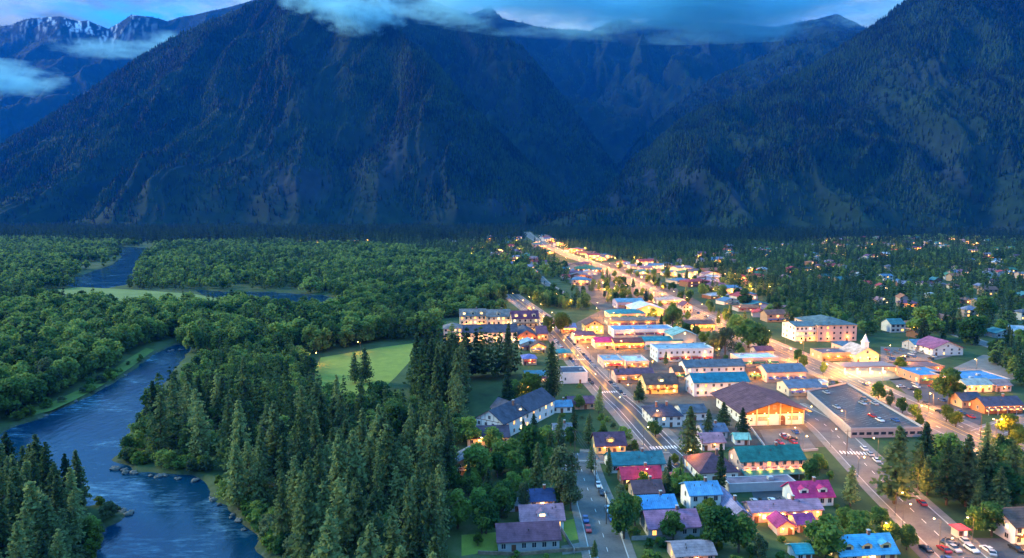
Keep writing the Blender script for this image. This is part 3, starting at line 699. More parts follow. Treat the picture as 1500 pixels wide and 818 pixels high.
def win_mesh(kind, w_, h, mat=None):
    key = (kind, round(w_, 1), round(h, 1), mat.name if mat else '')
    if key in WCACHE: return WCACHE[key]
    b = MB(); w2 = w_/2
    if kind == 'frame':
        b.box(-w2-.1, w2+.1, -.09, 0, -.12, 0); b.box(-w2-.1, w2+.1, -.07, 0, h, h+.1); b.box(-w2-.1, -w2, -.07, 0, 0, h); b.box(w2, w2+.1, -.07, 0, 0, h); b.box(-.04, .04, -.06, -.032, 0, h)
        me = b.mesh('window', M_FRAME)
    elif kind == 'pane': b.box(-w2, w2, -.03, 0, 0, h); me = b.mesh('pane', mat)
    elif kind == 'solid': b.box(-w2, w2, -.05, 0, 0, h); me = b.mesh('window', mat)
    elif kind == 'door': b.box(-w2, w2, -.06, 0, 0, h); b.box(-w2-.12, -w2, -.09, 0, 0, h+.12); b.box(w2, w2+.12, -.09, 0, 0, h+.12); b.box(-w2, w2, -.09, 0, h, h+.12); me = b.mesh('door', M_DOOR)
    WCACHE[key] = me; return me
def point_light(parent, loc, watts, col=(1.0, 0.35, 0.025), r=0.25):
    l = bpy.data.lights.new('lamp_light', 'POINT'); l.energy = watts; l.color = col; l.shadow_soft_size = r
    o = bpy.data.objects.new('lamp_light', l); COL.objects.link(o); o.location = loc; o.parent = parent; return o
WL = MB(); WL.box(-.12, .12, -.28, 0, .1, .2); WL.tube([(0, -.24, .1), (0, -.24, -.02)], [.1, .16], 8)
ME_WLF = WL.mesh('wall_lamp', M_METAL)
WB = MB(); WB.ball((0, -.24, -.10), .17, 8, 6); ME_WLB = WB.mesh('bulb', M_LENS)
def wall_lamp(root, x, y, z, watts, rz=0, col=(1.0, 0.35, 0.025)):
    f = link('wall_lamp', ME_WLF, root, (x, y, z), rz); link('bulb', ME_WLB, f)
    point_light(f, (0, -2.1, -.5), watts, col, 0.25)
BLD = []
def B(name, label, cat, x0, x1, yb, dep, wh, roof, rise, rc, wc, win=(1, 4), lit=0.25, oh=0.6, lamps=0, watts=120, side=True, group=None, chim=0, dorm=0, timber=False, bal=(), porch=None, rot=GRID, metal=False, door=True, boards=False, detail=None, hip=1.0, z=0.0, wdim=None, lampcol=(1.0, 0.35, 0.025), winw=1.2):
    p0, p1 = at(x0, yb), at(x1, yb); c = (p0+p1)/2; w_ = (p1-p0).length; d_ = c.y
    if detail is None: detail = d_ < 480
    o = bpy.data.objects.new(name, None); COL.objects.link(o); o.location = (c.x, c.y, z); o.rotation_euler = (0, 0, rot)
    o['label'] = label; o['category'] = cat
    if group: o['group'] = group
    W2 = w_/2; mw = wallmat(wc, boards); mr = roofmat(rc, metal)
    b = MB(); lo = 0.0
    V = [(-W2, 0, -.3), (W2, 0, -.3), (W2, dep, -.3), (-W2, dep, -.3), (-W2, 0, wh), (W2, 0, wh), (W2, dep, wh), (-W2, dep, wh)]
    if roof == 'gx':
        V += [(-W2, dep/2, wh+rise), (W2, dep/2, wh+rise)]; b.add(V, [(0,1,5,4), (1,2,6,9,5), (2,3,7,6), (3,0,4,8,7)])
    elif roof == 'gy':
        V += [(0, 0, wh+rise), (0, dep, wh+rise)]; b.add(V, [(0,1,5,8,4), (1,2,6,5), (2,3,7,9,6), (3,0,4,7)])
    else: b.add(V, [(0,1,5,4), (1,2,6,5), (2,3,7,6), (3,0,4,7)])
    b.build('wall', mw, o)
    r = MB(); T = 0.28
    def slab(pts):   # pts: quad seen from above, thickened downwards
        n = (Vector(pts[1])-Vector(pts[0])).cross(Vector(pts[2])-Vector(pts[0])).normalized()
        if n.z < 0: pts = pts[::-1]; n = -n
        k = len(pts); lo_ = [tuple(Vector(p)-Vector((0, 0, T))) for p in pts]
        r.add(list(pts)+lo_, [tuple(range(k)), tuple(range(2*k-1, k-1, -1))]+[(i, k+i, k+(i+1) % k, (i+1) % k) for i in range(k)])
    U = 0.30
    if roof == 'gx':
        sl_ = rise/(dep/2); e = wh-oh*sl_+U; tp = wh+rise+U
        slab([(-W2-oh, -oh, e), (W2+oh, -oh, e), (W2+oh, dep/2, tp), (-W2-oh, dep/2, tp)]); slab([(-W2-oh, dep/2, tp), (W2+oh, dep/2, tp), (W2+oh, dep+oh, e), (-W2-oh, dep+oh, e)])
    elif roof == 'gy':
        sl_ = rise/W2; e = wh-oh*sl_+U; tp = wh+rise+U
        slab([(-W2-oh, -oh, e), (0, -oh, tp), (0, dep+oh, tp), (-W2-oh, dep+oh, e)]); slab([(0, -oh, tp), (W2+oh, -oh, e), (W2+oh, dep+oh, e), (0, dep+oh, tp)])
    elif roof == 'hip':
        q = min(w_, dep)/2*hip; A = [(-W2-oh, -oh), (W2+oh, -oh), (W2+oh, dep+oh), (-W2-oh, dep+oh)]; e = wh-0.1; tp = wh+rise
        if w_ >= dep: R0, R1 = (-W2+q, dep/2, tp), (W2-q, dep/2, tp)
        else: R0, R1 = (0, q, tp), (0, dep-q, tp)
        vs_ = [(*p, e) for p in A]+[(*p, e+.25) for p in A]+[R0, R1]
        fs_ = [(3,2,1,0), (0,1,5,4), (1,2,6,5), (2,3,7,6), (3,0,4,7)]
        fs_ += [(4,5,9,8), (5,6,9), (6,7,8,9), (7,4,8)] if w_ >= dep else [(4,5,8), (5,6,9,8), (6,7,9), (7,4,8,9)]
        r.add(vs_, fs_)
    else:   # flat roof behind a parapet
        pr = 0.35; hh = rise
        r.box(-W2+pr, W2-pr, pr, dep-pr, wh-.25, wh+.02)
        r.slot = 1
        r.box(-W2-.05, W2+.05, -.05, pr, wh-.3, wh+hh); r.box(-W2-.05, W2+.05, dep-pr, dep+.05, wh-.3, wh+hh); r.box(-W2-.05, -W2+pr, pr, dep-pr, wh-.3, wh+hh); r.box(W2-pr, W2+.05, pr, dep-pr, wh-.3, wh+hh)
    ro = r.build('roof', [mr, mw] if roof == 'flat' else mr, o)
    if roof == 'flat' and d_ < 900:
        for k in range(max(1, int(w_*dep/260))):
            u = MB(); a_ = rb_.uniform(.7, 1.2); u.box(-a_, a_, -a_*.7, a_*.7, 0, a_*.9); u.box(-a_*.8, a_*.8, -a_*.55, a_*.55, a_*.9, a_)
            u.build('roof_vent', paint((.4, .42, .44), .5, .2, 1.0), ro, (rb_.uniform(-W2*.75, W2*.75), rb_.uniform(dep*.2, dep*.8), wh))
    rows, cols = win
    st = wh/max(rows, 1); h_ = min(1.5, st*0.5); ww = min(winw, w_/max(cols, 1)*0.55)
    def window(x, y, z_, rz):
        mt = rb_.choice(M_LIT) if rb_.random() < lit else M_GLASS
        if detail:
            f = link('window', win_mesh('frame', ww, h_), o, (x, y, z_), rz); link('pane', win_mesh('pane', ww, h_, mt), f)
        else: link('window', win_mesh('solid', ww*1.15, h_*1.1, mt), o, (x, y, z_), rz)
    dx = rb_.randrange(cols) if (door and cols) else -1
    for i in range(rows):
        zz = st*i+st*0.32
        for k in range(cols):
            x = -W2+w_*(k+.5)/cols
            if i == 0 and k == dx: link('door', win_mesh('door', min(1.1, ww*1.1), 2.1), o, (x, -.0, 0)); continue
            window(x, 0, zz, 0)
        if side:
            n = max(1, min(8, int(dep/5.0)))
            left = c.x > 0
            for k in range(n):
                y = dep*(k+.5)/n; window(-W2 if left else W2, y, zz, -pi/2 if left else pi/2)
    if roof == 'gy' and rise > 2.2 and d_ < 700: window(0, 0, wh+rise*.18, 0)
    if d_ < 330 and roof in ('gx', 'gy', 'hip') and cat in ('house', 'cottage', 'motel', 'inn', 'cabin', 'hotel'):
        if chim == 0 and rb_.random() < .6: chim = 1
        for k in range(rb_.randrange(1, 4)):
            a_ = rb_.uniform(-.7, .7)*W2; f_ = rb_.uniform(.18, .42)
            if roof == 'hip': break
            px_, py_, pz_ = (a_, dep*f_, wh+rise*f_*2+.2) if roof == 'gx' else (a_*.8, dep*rb_.uniform(.15, .8), wh+rise*(1-abs(a_*.8)/W2)+.2)
            MB().tube([(0, 0, 0), (0, 0, .7)], [.12, .12], 8).build('vent_pipe', M_METAL, ro, (px_, py_, pz_))
    for k in range(chim):
        q = MB(); q.box(-.4, .4, -.4, .4, -1.6, 1.5); q.slot = 1; q.box(-.48, .48, -.48, .48, 1.5, 1.65)
        q.build('chimney', [paint((.25, .12, .09), .9, .3, 2.0), M_KERB], ro, (W2*(.3-.7*k), dep*.5 if roof != 'gy' else dep*.35, wh+rise*(0.95 if roof != 'flat' else .2)))
    for k in range(dorm):
        x = -W2+w_*(k+.5)/dorm; q = MB(); dw = min(1.5, w_/dorm*.3)
        y0, y1 = dep*.10, dep*.42; zb = wh+rise*.10; zt = wh+rise*.62
        q.add([(-dw, y0, zb), (dw, y0, zb), (dw, y0, zt), (0, y0, zt+.7), (-dw, y0, zt), (-dw, y1, zt-.2), (dw, y1, zt-.2), (0, y1+.6, zt+.7), (-dw, y1, zb), (dw, y1, zb)], [(0,1,2,3,4), (1,9,6,2), (8,0,4,5)])
        q.slot = 1
        for s_ in (-1, 1): q.add([(0, y0-.3, zt+.85), (s_*(dw+.35), y0-.3, zt-.05), (s_*(dw+.35), y1+.6, zt-.05), (0, y1+1.2, zt+.85)], [(0,1,2,3) if s_ < 0 else (3,2,1,0)])
        dq = q.build('dormer', [mw, mr], o, (x, 0, 0)); link('window', win_mesh('solid', dw*1.1, (zt-zb)*.6, rb_.choice(M_LIT) if rb_.random() < lit+.2 else M_GLASS), dq, (0, y0, zb+(zt-zb)*.25))
    if timber:
        q = MB(); hh = .14
        q.box(-W2, W2, -.05, -.002, wh*.48, wh*.48+.2)
        n = max(3, int(w_/2.6))
        for k in range(n+1):
            x = -W2+.1+(w_-.2)*k/n; q.box(x-hh/2, x+hh/2, -.045, -.002, wh*.48+.2, wh)
        if roof == 'gy':
            q.box(-W2, W2, -.05, -.002, wh, wh+.22)
            for k in (-2, -1, 1, 2): q.box(k*W2/3.2-.08, k*W2/3.2+.08, -.045, -.002, wh+.22, wh+rise*(1-abs(k)/3.2)-.1)
        q.build('timber_frame', M_DARKWOOD, o)
    for zb in bal:
        q = MB(); q.box(-W2+.3, W2-.3, -1.4, -.005, zb-.18, zb); q.box(-W2+.3, W2-.3, -1.4, -1.3, zb+.9, zb+1.02)
        k = -W2+.35
        while k < W2-.35: q.box(k, k+.12, -1.38, -1.32, zb, zb+.9); k += .45 if detail else 1.0
        bo = q.build('balcony', M_DARKWOOD if timber else M_FRAME, o)
        k = -W2+1.0
        while detail and k < W2-1.8: MB().box(k, k+1.5, -1.62, -1.42, zb+.55, zb+.85).build('flower_box', paint((.35, .06, .05), .9, .6, 3.0), bo); k += 2.6
    if porch:
        pd, pz, pc = porch; q = MB(); q.add([(-W2-.3, -pd, pz-.5), (W2+.3, -pd, pz-.5), (W2+.3, -.005, pz+.3), (-W2-.3, -.005, pz+.3), (-W2-.3, -pd, pz-.7), (W2+.3, -pd, pz-.7), (W2+.3, -.005, pz+.1), (-W2-.3, -.005, pz+.1)], [(0,1,2,3), (7,6,5,4), (0,4,5,1), (1,5,6,2), (3,7,4,0)])
        po = q.build('porch_roof', roofmat(pc, metal), o); n = max(2, int(w_/4))
        for k in range(n+1): MB().box(-.09, .09, -.09, .09, 0, pz-.65).build('post', M_FRAME, po, (-W2+.2+(w_-.4)*k/n, -pd+.3, 0))
    if cat in ('shop', 'restaurant', 'store') and d_ < 900:
        nA = max(1, int(w_/7)); cA = rb_.choice([(.35,.05,.05), (.05,.18,.10), (.08,.12,.30), (.50,.42,.30), (.40,.20,.06), (.20,.06,.10)])
        for k in range(nA):
            xa = -W2+w_*(k+.5)/nA; wa = w_/nA*.42; q = MB()
            q.add([(xa-wa, -1.7, 2.45), (xa+wa, -1.7, 2.45), (xa+wa, -.06, 3.1), (xa-wa, -.06, 3.1), (xa-wa, -1.7, 2.2), (xa+wa, -1.7, 2.2), (xa+wa, -.06, 3.0), (xa-wa, -.06, 3.0)], [(0,1,2,3), (7,6,5,4), (0,4,5,1), (1,5,6,2), (3,7,4,0)])
            q.build('awning', paint(cA, .8, .2, 1.0, 0, ('X', .6)), o)
        q = MB(); q.box(-W2*.45, W2*.45, -.16, -.055, 3.2, 3.75); q.build('fascia_board', paint((.30,.22,.14), .7, .3), o)
    for k in range(lamps):
        zz = min(wh-.5, 3.4) if roof != 'gx' else min(wh-.7, 3.4)
        wall_lamp(o, -W2+w_*(k+.5)/lamps+.35, -.02, zz, watts*1.15, 0, lampcol)
    cr, sr = cos(rot), sin(rot)
    def wp(x, y): return (c.x+x*cr-y*sr, c.y+x*sr+y*cr)
    KEEP.append([wp(-W2, 0), wp(W2, 0), wp(W2, dep), wp(-W2, dep)])
    BLD.append((o, label, name)); 
    return o, W2

# near houses, lower left of town
B('barn_house', 'long white house with plum roof beside the side street, nearest the camera', 'house', 730, 820, 808, 8, 3.6, 'gx', 3.2, R_MAUVE, W_GREY, (1, 6), .1)
B('house', 'mauve roofed house with front gable just behind the long white house', 'house', 764, 826, 777, 9, 3.2, 'gx', 3.0, R_PINK, W_WHITE, (1, 4), .2, dorm=1)
B('house', 'small white house with dark blue roof and red chimney by the birch', 'house', 776, 812, 746, 7, 3.0, 'gx', 2.4, (0.05,0.08,0.20), W_WHITE, (1, 3), .3, chim=1, lamps=1, watts=60)
B('shed', 'low grey garden shed behind the round tree', 'shed', 738, 764, 750, 5, 2.3, 'gx', 1.2, R_GREY, W_GREY, (1, 2), 0, side=False)
B('cabin', 'brown timber cabin with pale grey roof among the trees', 'cabin', 667, 703, 697, 11, 4.6, 'gy', 2.4, R_GREY, W_TAN, (2, 3), .25, bal=(2.6,), boards=True, rot=0.0, lamps=1, watts=60)
# slate roofed inn
B('inn', 'large slate roofed inn with half timbered walls behind the conifer grove', 'inn', 692, 742, 640, 44, 7.0, 'gy', 4.6, R_SLATE, W_WHITE, (2, 4), .45, lamps=2, watts=110, timber=True, rot=radians(-33), detail=True, chim=1, bal=(3.3,))
B('inn_wing', 'gabled cross wing of the slate roofed inn facing the street', 'inn', 748, 776, 628, 16, 7.0, 'gy', 3.6, R_SLATE, W_WHITE, (2, 3), .35, lamps=1, watts=120, timber=True, rot=radians(38), detail=True)
B('annexe', 'low annexe with dark plum roof in front of the slate roofed inn', 'inn', 685, 746, 653, 13, 3.4, 'gx', 3.0, (0.07,0.06,0.09), W_CREAM, (1, 5), .3, lamps=2, watts=90, rot=radians(6))
B('cottage', 'cream cottage with purple roof and white dormer beside the main street', 'cottage', 873, 917, 665, 9, 3.6, 'gx', 3.8, R_PLUM, W_YEL, (1, 4), .6, dorm=1, lamps=2, watts=110)
# big hotel on the left
B('hotel', 'pale left tower block of the big hotel complex', 'hotel', 650, 677, 506, 14, 12, 'hip', 3.2, (.20,.17,.16), W_PINK, (4, 4), .25, lamps=2, watts=500, bal=(6.0, 9.0), detail=False)
B('hotel', 'long grey roofed upper range of the hotel with lit dormers', 'hotel', 674, 712, 482, 16, 10.5, 'gx', 4.6, (.20,.17,.16), W_CREAM, (3, 6), .4, lamps=2, watts=400, dorm=3, chim=1, detail=False)
B('hotel', 'grey roofed hotel range with a lit central gable and pointed turret', 'hotel', 713, 748, 483, 16, 10.5, 'gx', 4.6, (.20,.17,.16), W_CREAM, (3, 5), .4, lamps=2, watts=400, dorm=1, chim=1, detail=False)
B('hotel', 'cream hotel block with long slate roof behind the conifer tips', 'hotel', 674, 758, 503, 14, 8, 'gx', 4.5, R_SLATE, W_CREAM, (2, 9), .35, lamps=4, watts=260, detail=False)
B('chalet_hotel', 'dark red chalet hotel with balconies at the right of the big hotel', 'hotel', 750, 789, 487, 14, 11, 'gx', 5.0, (0.14,0.05,0.09), W_CREAM, (3, 5), .4, lamps=3, watts=300, dorm=3, bal=(3.7, 7.2), timber=True, chim=1, detail=False)
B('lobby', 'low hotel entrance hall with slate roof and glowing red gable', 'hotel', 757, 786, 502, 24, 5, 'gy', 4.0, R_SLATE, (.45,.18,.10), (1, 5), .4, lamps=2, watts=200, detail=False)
B('lobby', 'hotel side hall with plum roof beside the top of the main street', 'hotel', 787, 802, 499, 20, 5, 'gx', 4.0, R_PLUM, W_TAN, (1, 3), .4, lamps=1, watts=200, detail=False)
# left side of main street
B('shop', 'pale blue gabled shop below the hotel entrance hall', 'shop', 762, 790, 513, 12, 4, 'gy', 2.4, R_SKY, W_PINK, (1, 4), .5, lamps=1, watts=200)
B('shop', 'shop with orange lit gable beside the pale blue gabled shop', 'shop', 778, 800, 517, 10, 4, 'gy', 2.6, R_BROWN, W_YEL, (1, 3), .6, lamps=2, watts=220)
B('shop', 'small violet roofed shop behind the tall twin pines', 'shop', 766, 786, 535, 10, 4, 'hip', 2.0, (.16,.17,.38), W_PINK, (1, 3), .4, lamps=1, watts=100)
B('shop', 'teal roofed shop on the left kerb of the main street', 'shop', 816, 838, 527, 11, 4.4, 'hip', 1.8, R_TEAL, W_CREAM, (1, 3), .4, lamps=1, watts=100)
B('shop', 'cream workshop with blue roof left of the white warehouse', 'shop', 770, 812, 560, 12, 3.6, 'gx', 1.6, (.10,.22,.26), W_PINK, (1, 4), .4, lamps=2, watts=130)
B('warehouse', 'white flat roofed warehouse on the left kerb of the main street', 'warehouse', 817, 861, 562, 14, 6.0, 'flat', .5, R_SLATE, W_WHITE, (1, 2), 0, winw=.8)
B('house', 'house with blue metal roof below the white warehouse', 'house', 808, 838, 605, 9, 3.0, 'gx', 1.8, R_BLUE, W_WHITE, (1, 3), .1, metal=True)
B('house', 'house with mauve shingle roof beside the main street pavement', 'house', 834, 872, 600, 11, 3.0, 'gx', 2.0, R_MAUVE, W_TAN, (1, 4), .1)
B('house', 'small white house in the trees left of the side street end', 'house', 812, 838, 640, 7, 3.0, 'gx', 1.8, R_GREY, W_WHITE, (1, 3), .1)
# between main street and the highway, nearest row first
B('festival_hall', 'large hall with broad brown roof and amber lit timber gable', 'hall', 1087, 1180, 623, 31, 6.8, 'gy', 4.6, (0.13,0.062,0.072), W_WHITE, (1, 4), .15, oh=2.6, side=True, door=False)
FH = BLD[-1][0]
B('hotel', 'white two storey hotel with teal roof left of the festival hall', 'hotel', 1015, 1098, 580, 12, 7.5, 'gx', 3.4, (0.02,0.17,0.24), W_WHITE, (2, 7), .35, lamps=4, watts=170, side=True, detail=True)
B('hotel', 'dark roofed hotel range directly behind the teal roofed hotel', 'hotel', 1003, 1092, 556, 12, 7.5, 'gx', 2.8, (0.09,0.12,0.15), W_WHITE, (2, 8), .2, lamps=2, watts=160)
B('house', 'white house with dark slate hip roof behind the broad conifer', 'house', 955, 1000, 626, 16, 5.0, 'hip', 3.2, (0.045,0.05,0.085), W_WHITE, (2, 4), .1, chim=2, boards=True)
B('house', 'grey roofed annexe right of the white slate roofed house', 'house', 1000, 1036, 616, 12, 3.6, 'gx', 2.2, (0.08,0.10,0.13), W_WHITE, (1, 3), .2)
B('chalet', 'brown roofed chalet with glowing cream front on the main street', 'chalet', 946, 994, 577, 15, 5.2, 'gx', 3.8, R_BROWN, W_YEL, (2, 4), .6, lamps=4, watts=190, timber=True, dorm=1, bal=(2.7,))
B('shop', 'long pink shop with plum roof facing the main street bend', 'shop', 902, 958, 561, 11, 5.0, 'gx', 1.8, R_PLUM, W_PINK, (1, 6), .1, lamps=3, watts=130)
B('shop', 'blue flat roofed shop with white gable on the main street', 'shop', 884, 915, 540, 17, 4.5, 'flat', .6, R_SKY, W_PINK, (1, 4), .4, lamps=3, watts=200)
B('shop', 'white flat roofed shop between two blue roofs', 'shop', 916, 951, 541, 17, 4.5, 'flat', .6, R_WHITE, W_PINK, (1, 4), .4, lamps=2, watts=160)
B('shop', 'two storey pale blue shop row with dark window bands', 'shop', 962, 1046, 530, 16, 8.0, 'flat', .7, R_SKY, (.50,.60,.66), (2, 10), .1, lamps=3, watts=220)
B('chalet', 'pale green gabled chalet on top of the pale blue shop row', 'chalet', 985, 1020, 511, 16, 9.5, 'gy', 3.2, (.20,.38,.36), W_CREAM, (1, 4), .3, lamps=2, watts=200, oh=1.2)
B('shop', 'pink shop front with brown roof beside the chalet', 'shop', 988, 1012, 556, 10, 4.5, 'gx', 2.0, R_BROWN, W_PINK, (1, 3), .4, lamps=2, watts=180)
B('shop', 'magenta roofed shop with white awning near the street top', 'shop', 872, 900, 511, 14, 4.5, 'gx', 2.2, R_MAG, W_CREAM, (1, 4), .5, lamps=3, watts=240)
B('shop', 'white walled shop with plum roof at the top of the main street', 'shop', 842, 872, 503, 14, 5.5, 'gx', 2.0, R_PLUM, W_CREAM, (1, 4), .2, lamps=3, watts=330)
B('shop', 'lavender roofed shop with orange arcade at the street top', 'shop', 823, 844, 489, 12, 4.5, 'gx', 2.6, (.30,.30,.46), W_YEL, (1, 4), .6, lamps=3, watts=330)
B('chalet', 'golden gabled chalet shop behind the plum roofed shop', 'chalet', 858, 884, 489, 16, 6.5, 'gy', 3.6, R_BROWN, W_YEL, (2, 4), .5, lamps=4, watts=380, timber=True)
B('shop', 'orange lit shop with red awnings in the shop quarter', 'shop', 900, 944, 513, 14, 5, 'gx', 2.2, (.16,.06,.05), W_YEL, (1, 5), .6, lamps=4, watts=330)
B('shop', 'long shop with teal roof behind the pale blue row', 'shop', 944, 1000, 512, 15, 6, 'gx', 1.6, R_TEAL, W_WHITE, (1, 6), .3, lamps=2, watts=200)
B('shop', 'blue and violet flat roofed shop in the shop quarter', 'shop', 898, 990, 494, 18, 5.5, 'flat', .6, (.18,.28,.42), W_WHITE, (1, 8), .3, lamps=2, watts=240)
B('shop', 'long low tan roofed shop left of the round street tree', 'shop', 892, 962, 479, 18, 5, 'gx', 1.6, (.22,.16,.12), W_TAN, (1, 7), .4, lamps=3, watts=300)
B('shop', 'teal hip roofed shop behind the tan roofed shop', 'shop', 893, 946, 468, 20, 5, 'hip', 2.6, R_TEAL, W_PINK, (1, 5), .4, lamps=2, watts=300)
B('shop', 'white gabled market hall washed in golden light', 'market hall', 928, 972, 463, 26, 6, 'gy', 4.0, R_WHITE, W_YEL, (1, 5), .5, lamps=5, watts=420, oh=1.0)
B('shop', 'amber lit low restaurant behind the round street tree', 'restaurant', 1000, 1048, 484, 18, 4.5, 'gx', 2.2, R_BROWN, W_YEL, (1, 6), .7, lamps=5, watts=520)
B('shop', 'blue roofed violet shop in the upper shop quarter', 'shop', 904, 944, 452, 20, 6, 'gx', 2.4, (.12,.26,.36), (.42,.34,.46), (1, 5), .3, lamps=1, watts=300)
B('shop', 'pale roofed restaurant right of the market hall', 'restaurant', 966, 1004, 447, 20, 4.5, 'hip', 2.8, (.45,.34,.28), W_PINK, (1, 5), .5, lamps=3, watts=400)
B('house', 'plum gabled house beside the highway in the upper shop quarter', 'house', 1000, 1014, 458, 14, 6, 'gy', 3.4, R_PLUM, W_PINK, (2, 3), .2, lamps=1, watts=200)
# centre right row
B('shop', 'white flat roofed shop with square chimney tower near the highway', 'shop', 1082, 1142, 537, 14, 5, 'flat', .6, R_WHITE, W_PINK, (1, 7), .3, lamps=2, watts=160)
B('shop', 'slate roofed shop with skylights and red eaves', 'shop', 1122, 1182, 560, 14, 6, 'gx', 2.8, (0.10,0.15,0.20), W_PINK, (1, 6), .2, lamps=3, watts=140, dorm=0)
B('shop', 'cream shop with blue grey roof beside the festival hall back', 'shop', 1154, 1212, 580, 13, 4.4, 'gx', 2.6, (0.12,0.17,0.24), W_CREAM, (1, 5), .4, lamps=4, watts=130)
B('shop', 'small orange awning shop left of the slate skylight roof', 'shop', 1096, 1122, 556, 9, 4, 'gx', 1.5, (.40,.14,.06), W_YEL, (1, 4), .6, lamps=3, watts=200)
B('house', 'small plum roofed house behind the white flat roofed shop', 'house', 1108, 1134, 524, 10, 4.5, 'gx', 2, R_PLUM, W_PINK, (1, 3), .2)
B('parking_office', 'small white tower house at the car park corner', 'house', 1203, 1213, 578, 5, 6.5, 'flat', .4, R_WHITE, W_WHITE, (2, 2), .3, lamps=1, watts=90)
# lower right of town
B('motel', 'pink two storey motel with dark green roof and flower balconies', 'motel', 1083, 1180, 697, 11, 6.0, 'gx', 3.4, R_GREEN, W_PINK, (2, 8), .35, bal=(3.0,), lamps=6, watts=110, porch=(4.5, 2.6, R_GREEN))
B('house', 'dark plum hip roofed house left of the green roofed motel', 'house', 1024, 1082, 706, 16, 3.6, 'hip', 4.4, (0.09,0.05,0.075), W_WHITE, (1, 4), .2)
B('house', 'pink roofed house behind the dark plum hip roof', 'house', 1028, 1062, 660, 9, 3.4, 'gx', 2.4, R_PINK, W_WHITE, (1, 3), .3, lamps=1, watts=70)
B('shed', 'tiny white shed with mint green roof', 'shed', 1077, 1098, 652, 5, 2.6, 'gx', 1.6, R_MINT, W_WHITE, (1, 2), 0, side=False, rot=0)
B('house', 'blue grey roofed house below the festival hall', 'house', 1030, 1066, 643, 9, 3.2, 'gx', 2.0, (0.12,0.16,0.24), W_GREY, (1, 3), .1)
B('house', 'long low house with teal roof at the crossing', 'house', 894, 974, 692, 10, 3.2, 'gx', 2.8, (0.03,0.16,0.19), W_WHITE, (1, 6), .1)
B('house', 'red roofed house behind the yellow lit tree', 'house', 912, 970, 713, 8, 3.2, 'gx', 2.6, (0.42,0.04,0.09), W_BROWN, (1, 4), .1)
B('shed', 'salmon roofed garage attached beside the red roofed house', 'garage', 971, 994, 713, 6, 2.6, 'gx', 1.2, (.50,.14,.12), W_PINK, (1, 2), .3, side=False, lamps=1, watts=60)
B('house', 'brown roofed house in front of the red roofed house', 'house', 929, 972, 734, 8, 3.0, 'gx', 2.6, (0.15,0.075,0.085), W_TAN, (1, 4), 0)
B('house', 'house with bright blue metal roof between the mauve and brown roofs', 'house', 939, 992, 757, 9, 3.0, 'gx', 2.2, (0.07,0.28,0.55), W_GREY, (1, 4), 0, metal=True)
B('house', 'tall white house with blue metal roof and one tall window', 'house', 1010, 1056, 752, 9, 6.4, 'gx', 2.4, (0.10,0.30,0.52), W_WHITE, (2, 3), 0, metal=True)
B('house', 'mauve gabled house behind the round tree at the bottom', 'house', 950, 1026, 788, 10, 3.4, 'gx', 3.0, (.40,.17,.26), W_GREY, (1, 5), .2, dorm=1)
B('carport', 'long purple grey carport roof in front of the green motel', 'carport', 1066, 1168, 720, 6, 3.0, 'flat', .25, (0.17,0.14,0.18), W_GREY, (0, 0), 0, side=False, door=False)
B('motel', 'side wing of the pink motel with lavender roof', 'motel', 1074, 1098, 770, 20, 3.4, 'gy', 1.8, (.26,.22,.32), W_PINK, (1, 2), .2)
B('motel', 'long pink motel with rosy roof and lit terrace', 'motel', 1100, 1206, 764, 7, 3.6, 'gx', 1.8, (.42,.22,.28), W_PINK, (1, 9), .5, lamps=6, watts=130)
B('house', 'bright magenta roofed house at the street corner', 'house', 1164, 1222, 742, 9, 3.4, 'gx', 3.4, R_MAG, W_WHITE, (1, 5), .1, dorm=2)
B('pavilion', 'small magenta roofed pavilion on the lit motel terrace', 'pavilion', 1138, 1164, 784, 6, 2.8, 'gy', 1.7, (.40,.05,.16), W_PINK, (1, 2), .6, lamps=2, watts=120, side=False)
B('pavilion', 'second magenta pavilion right of the terrace steps', 'pavilion', 1168, 1194, 780, 6, 2.8, 'gx', 1.7, (.36,.06,.20), W_PINK, (1, 2), .4, lamps=1, watts=80, side=False)
B('house', 'flat grey roofed house at the bottom edge of the photo', 'house', 990, 1048, 828, 8, 3.0, 'gx', 1.8, (.30,.24,.26), W_PINK, (1, 4), .3, lamps=1, watts=60)
B('shed', 'small turquoise roofed shed at the bottom edge', 'shed', 1166, 1190, 822, 5, 2.4, 'gx', 1.2, (.05,.36,.42), W_WHITE, (1, 2), 0, side=False)
B('house', 'long house with bright sky blue roof and three dormers', 'house', 1228, 1316, 826, 9, 3.0, 'gx', 3.2, (0.12,0.44,0.66), W_YEL, (1, 6), .2, dorm=3, lamps=1, watts=60)
B('booth', 'tiny red roofed ticket booth by the bottom right car park', 'booth', 1403, 1418, 789, 3, 2.8, 'hip', 1.2, (.42,.07,.10), W_PINK, (1, 2), .3, side=False)
B('inn', 'white gabled inn with orange lit eaves at the right edge', 'inn', 1483, 1560, 797, 12, 5.6, 'gx', 2.6, (.16,.08,.06), W_WHITE, (2, 6), .2, lamps=5, watts=200, bal=(3.0,), timber=True)
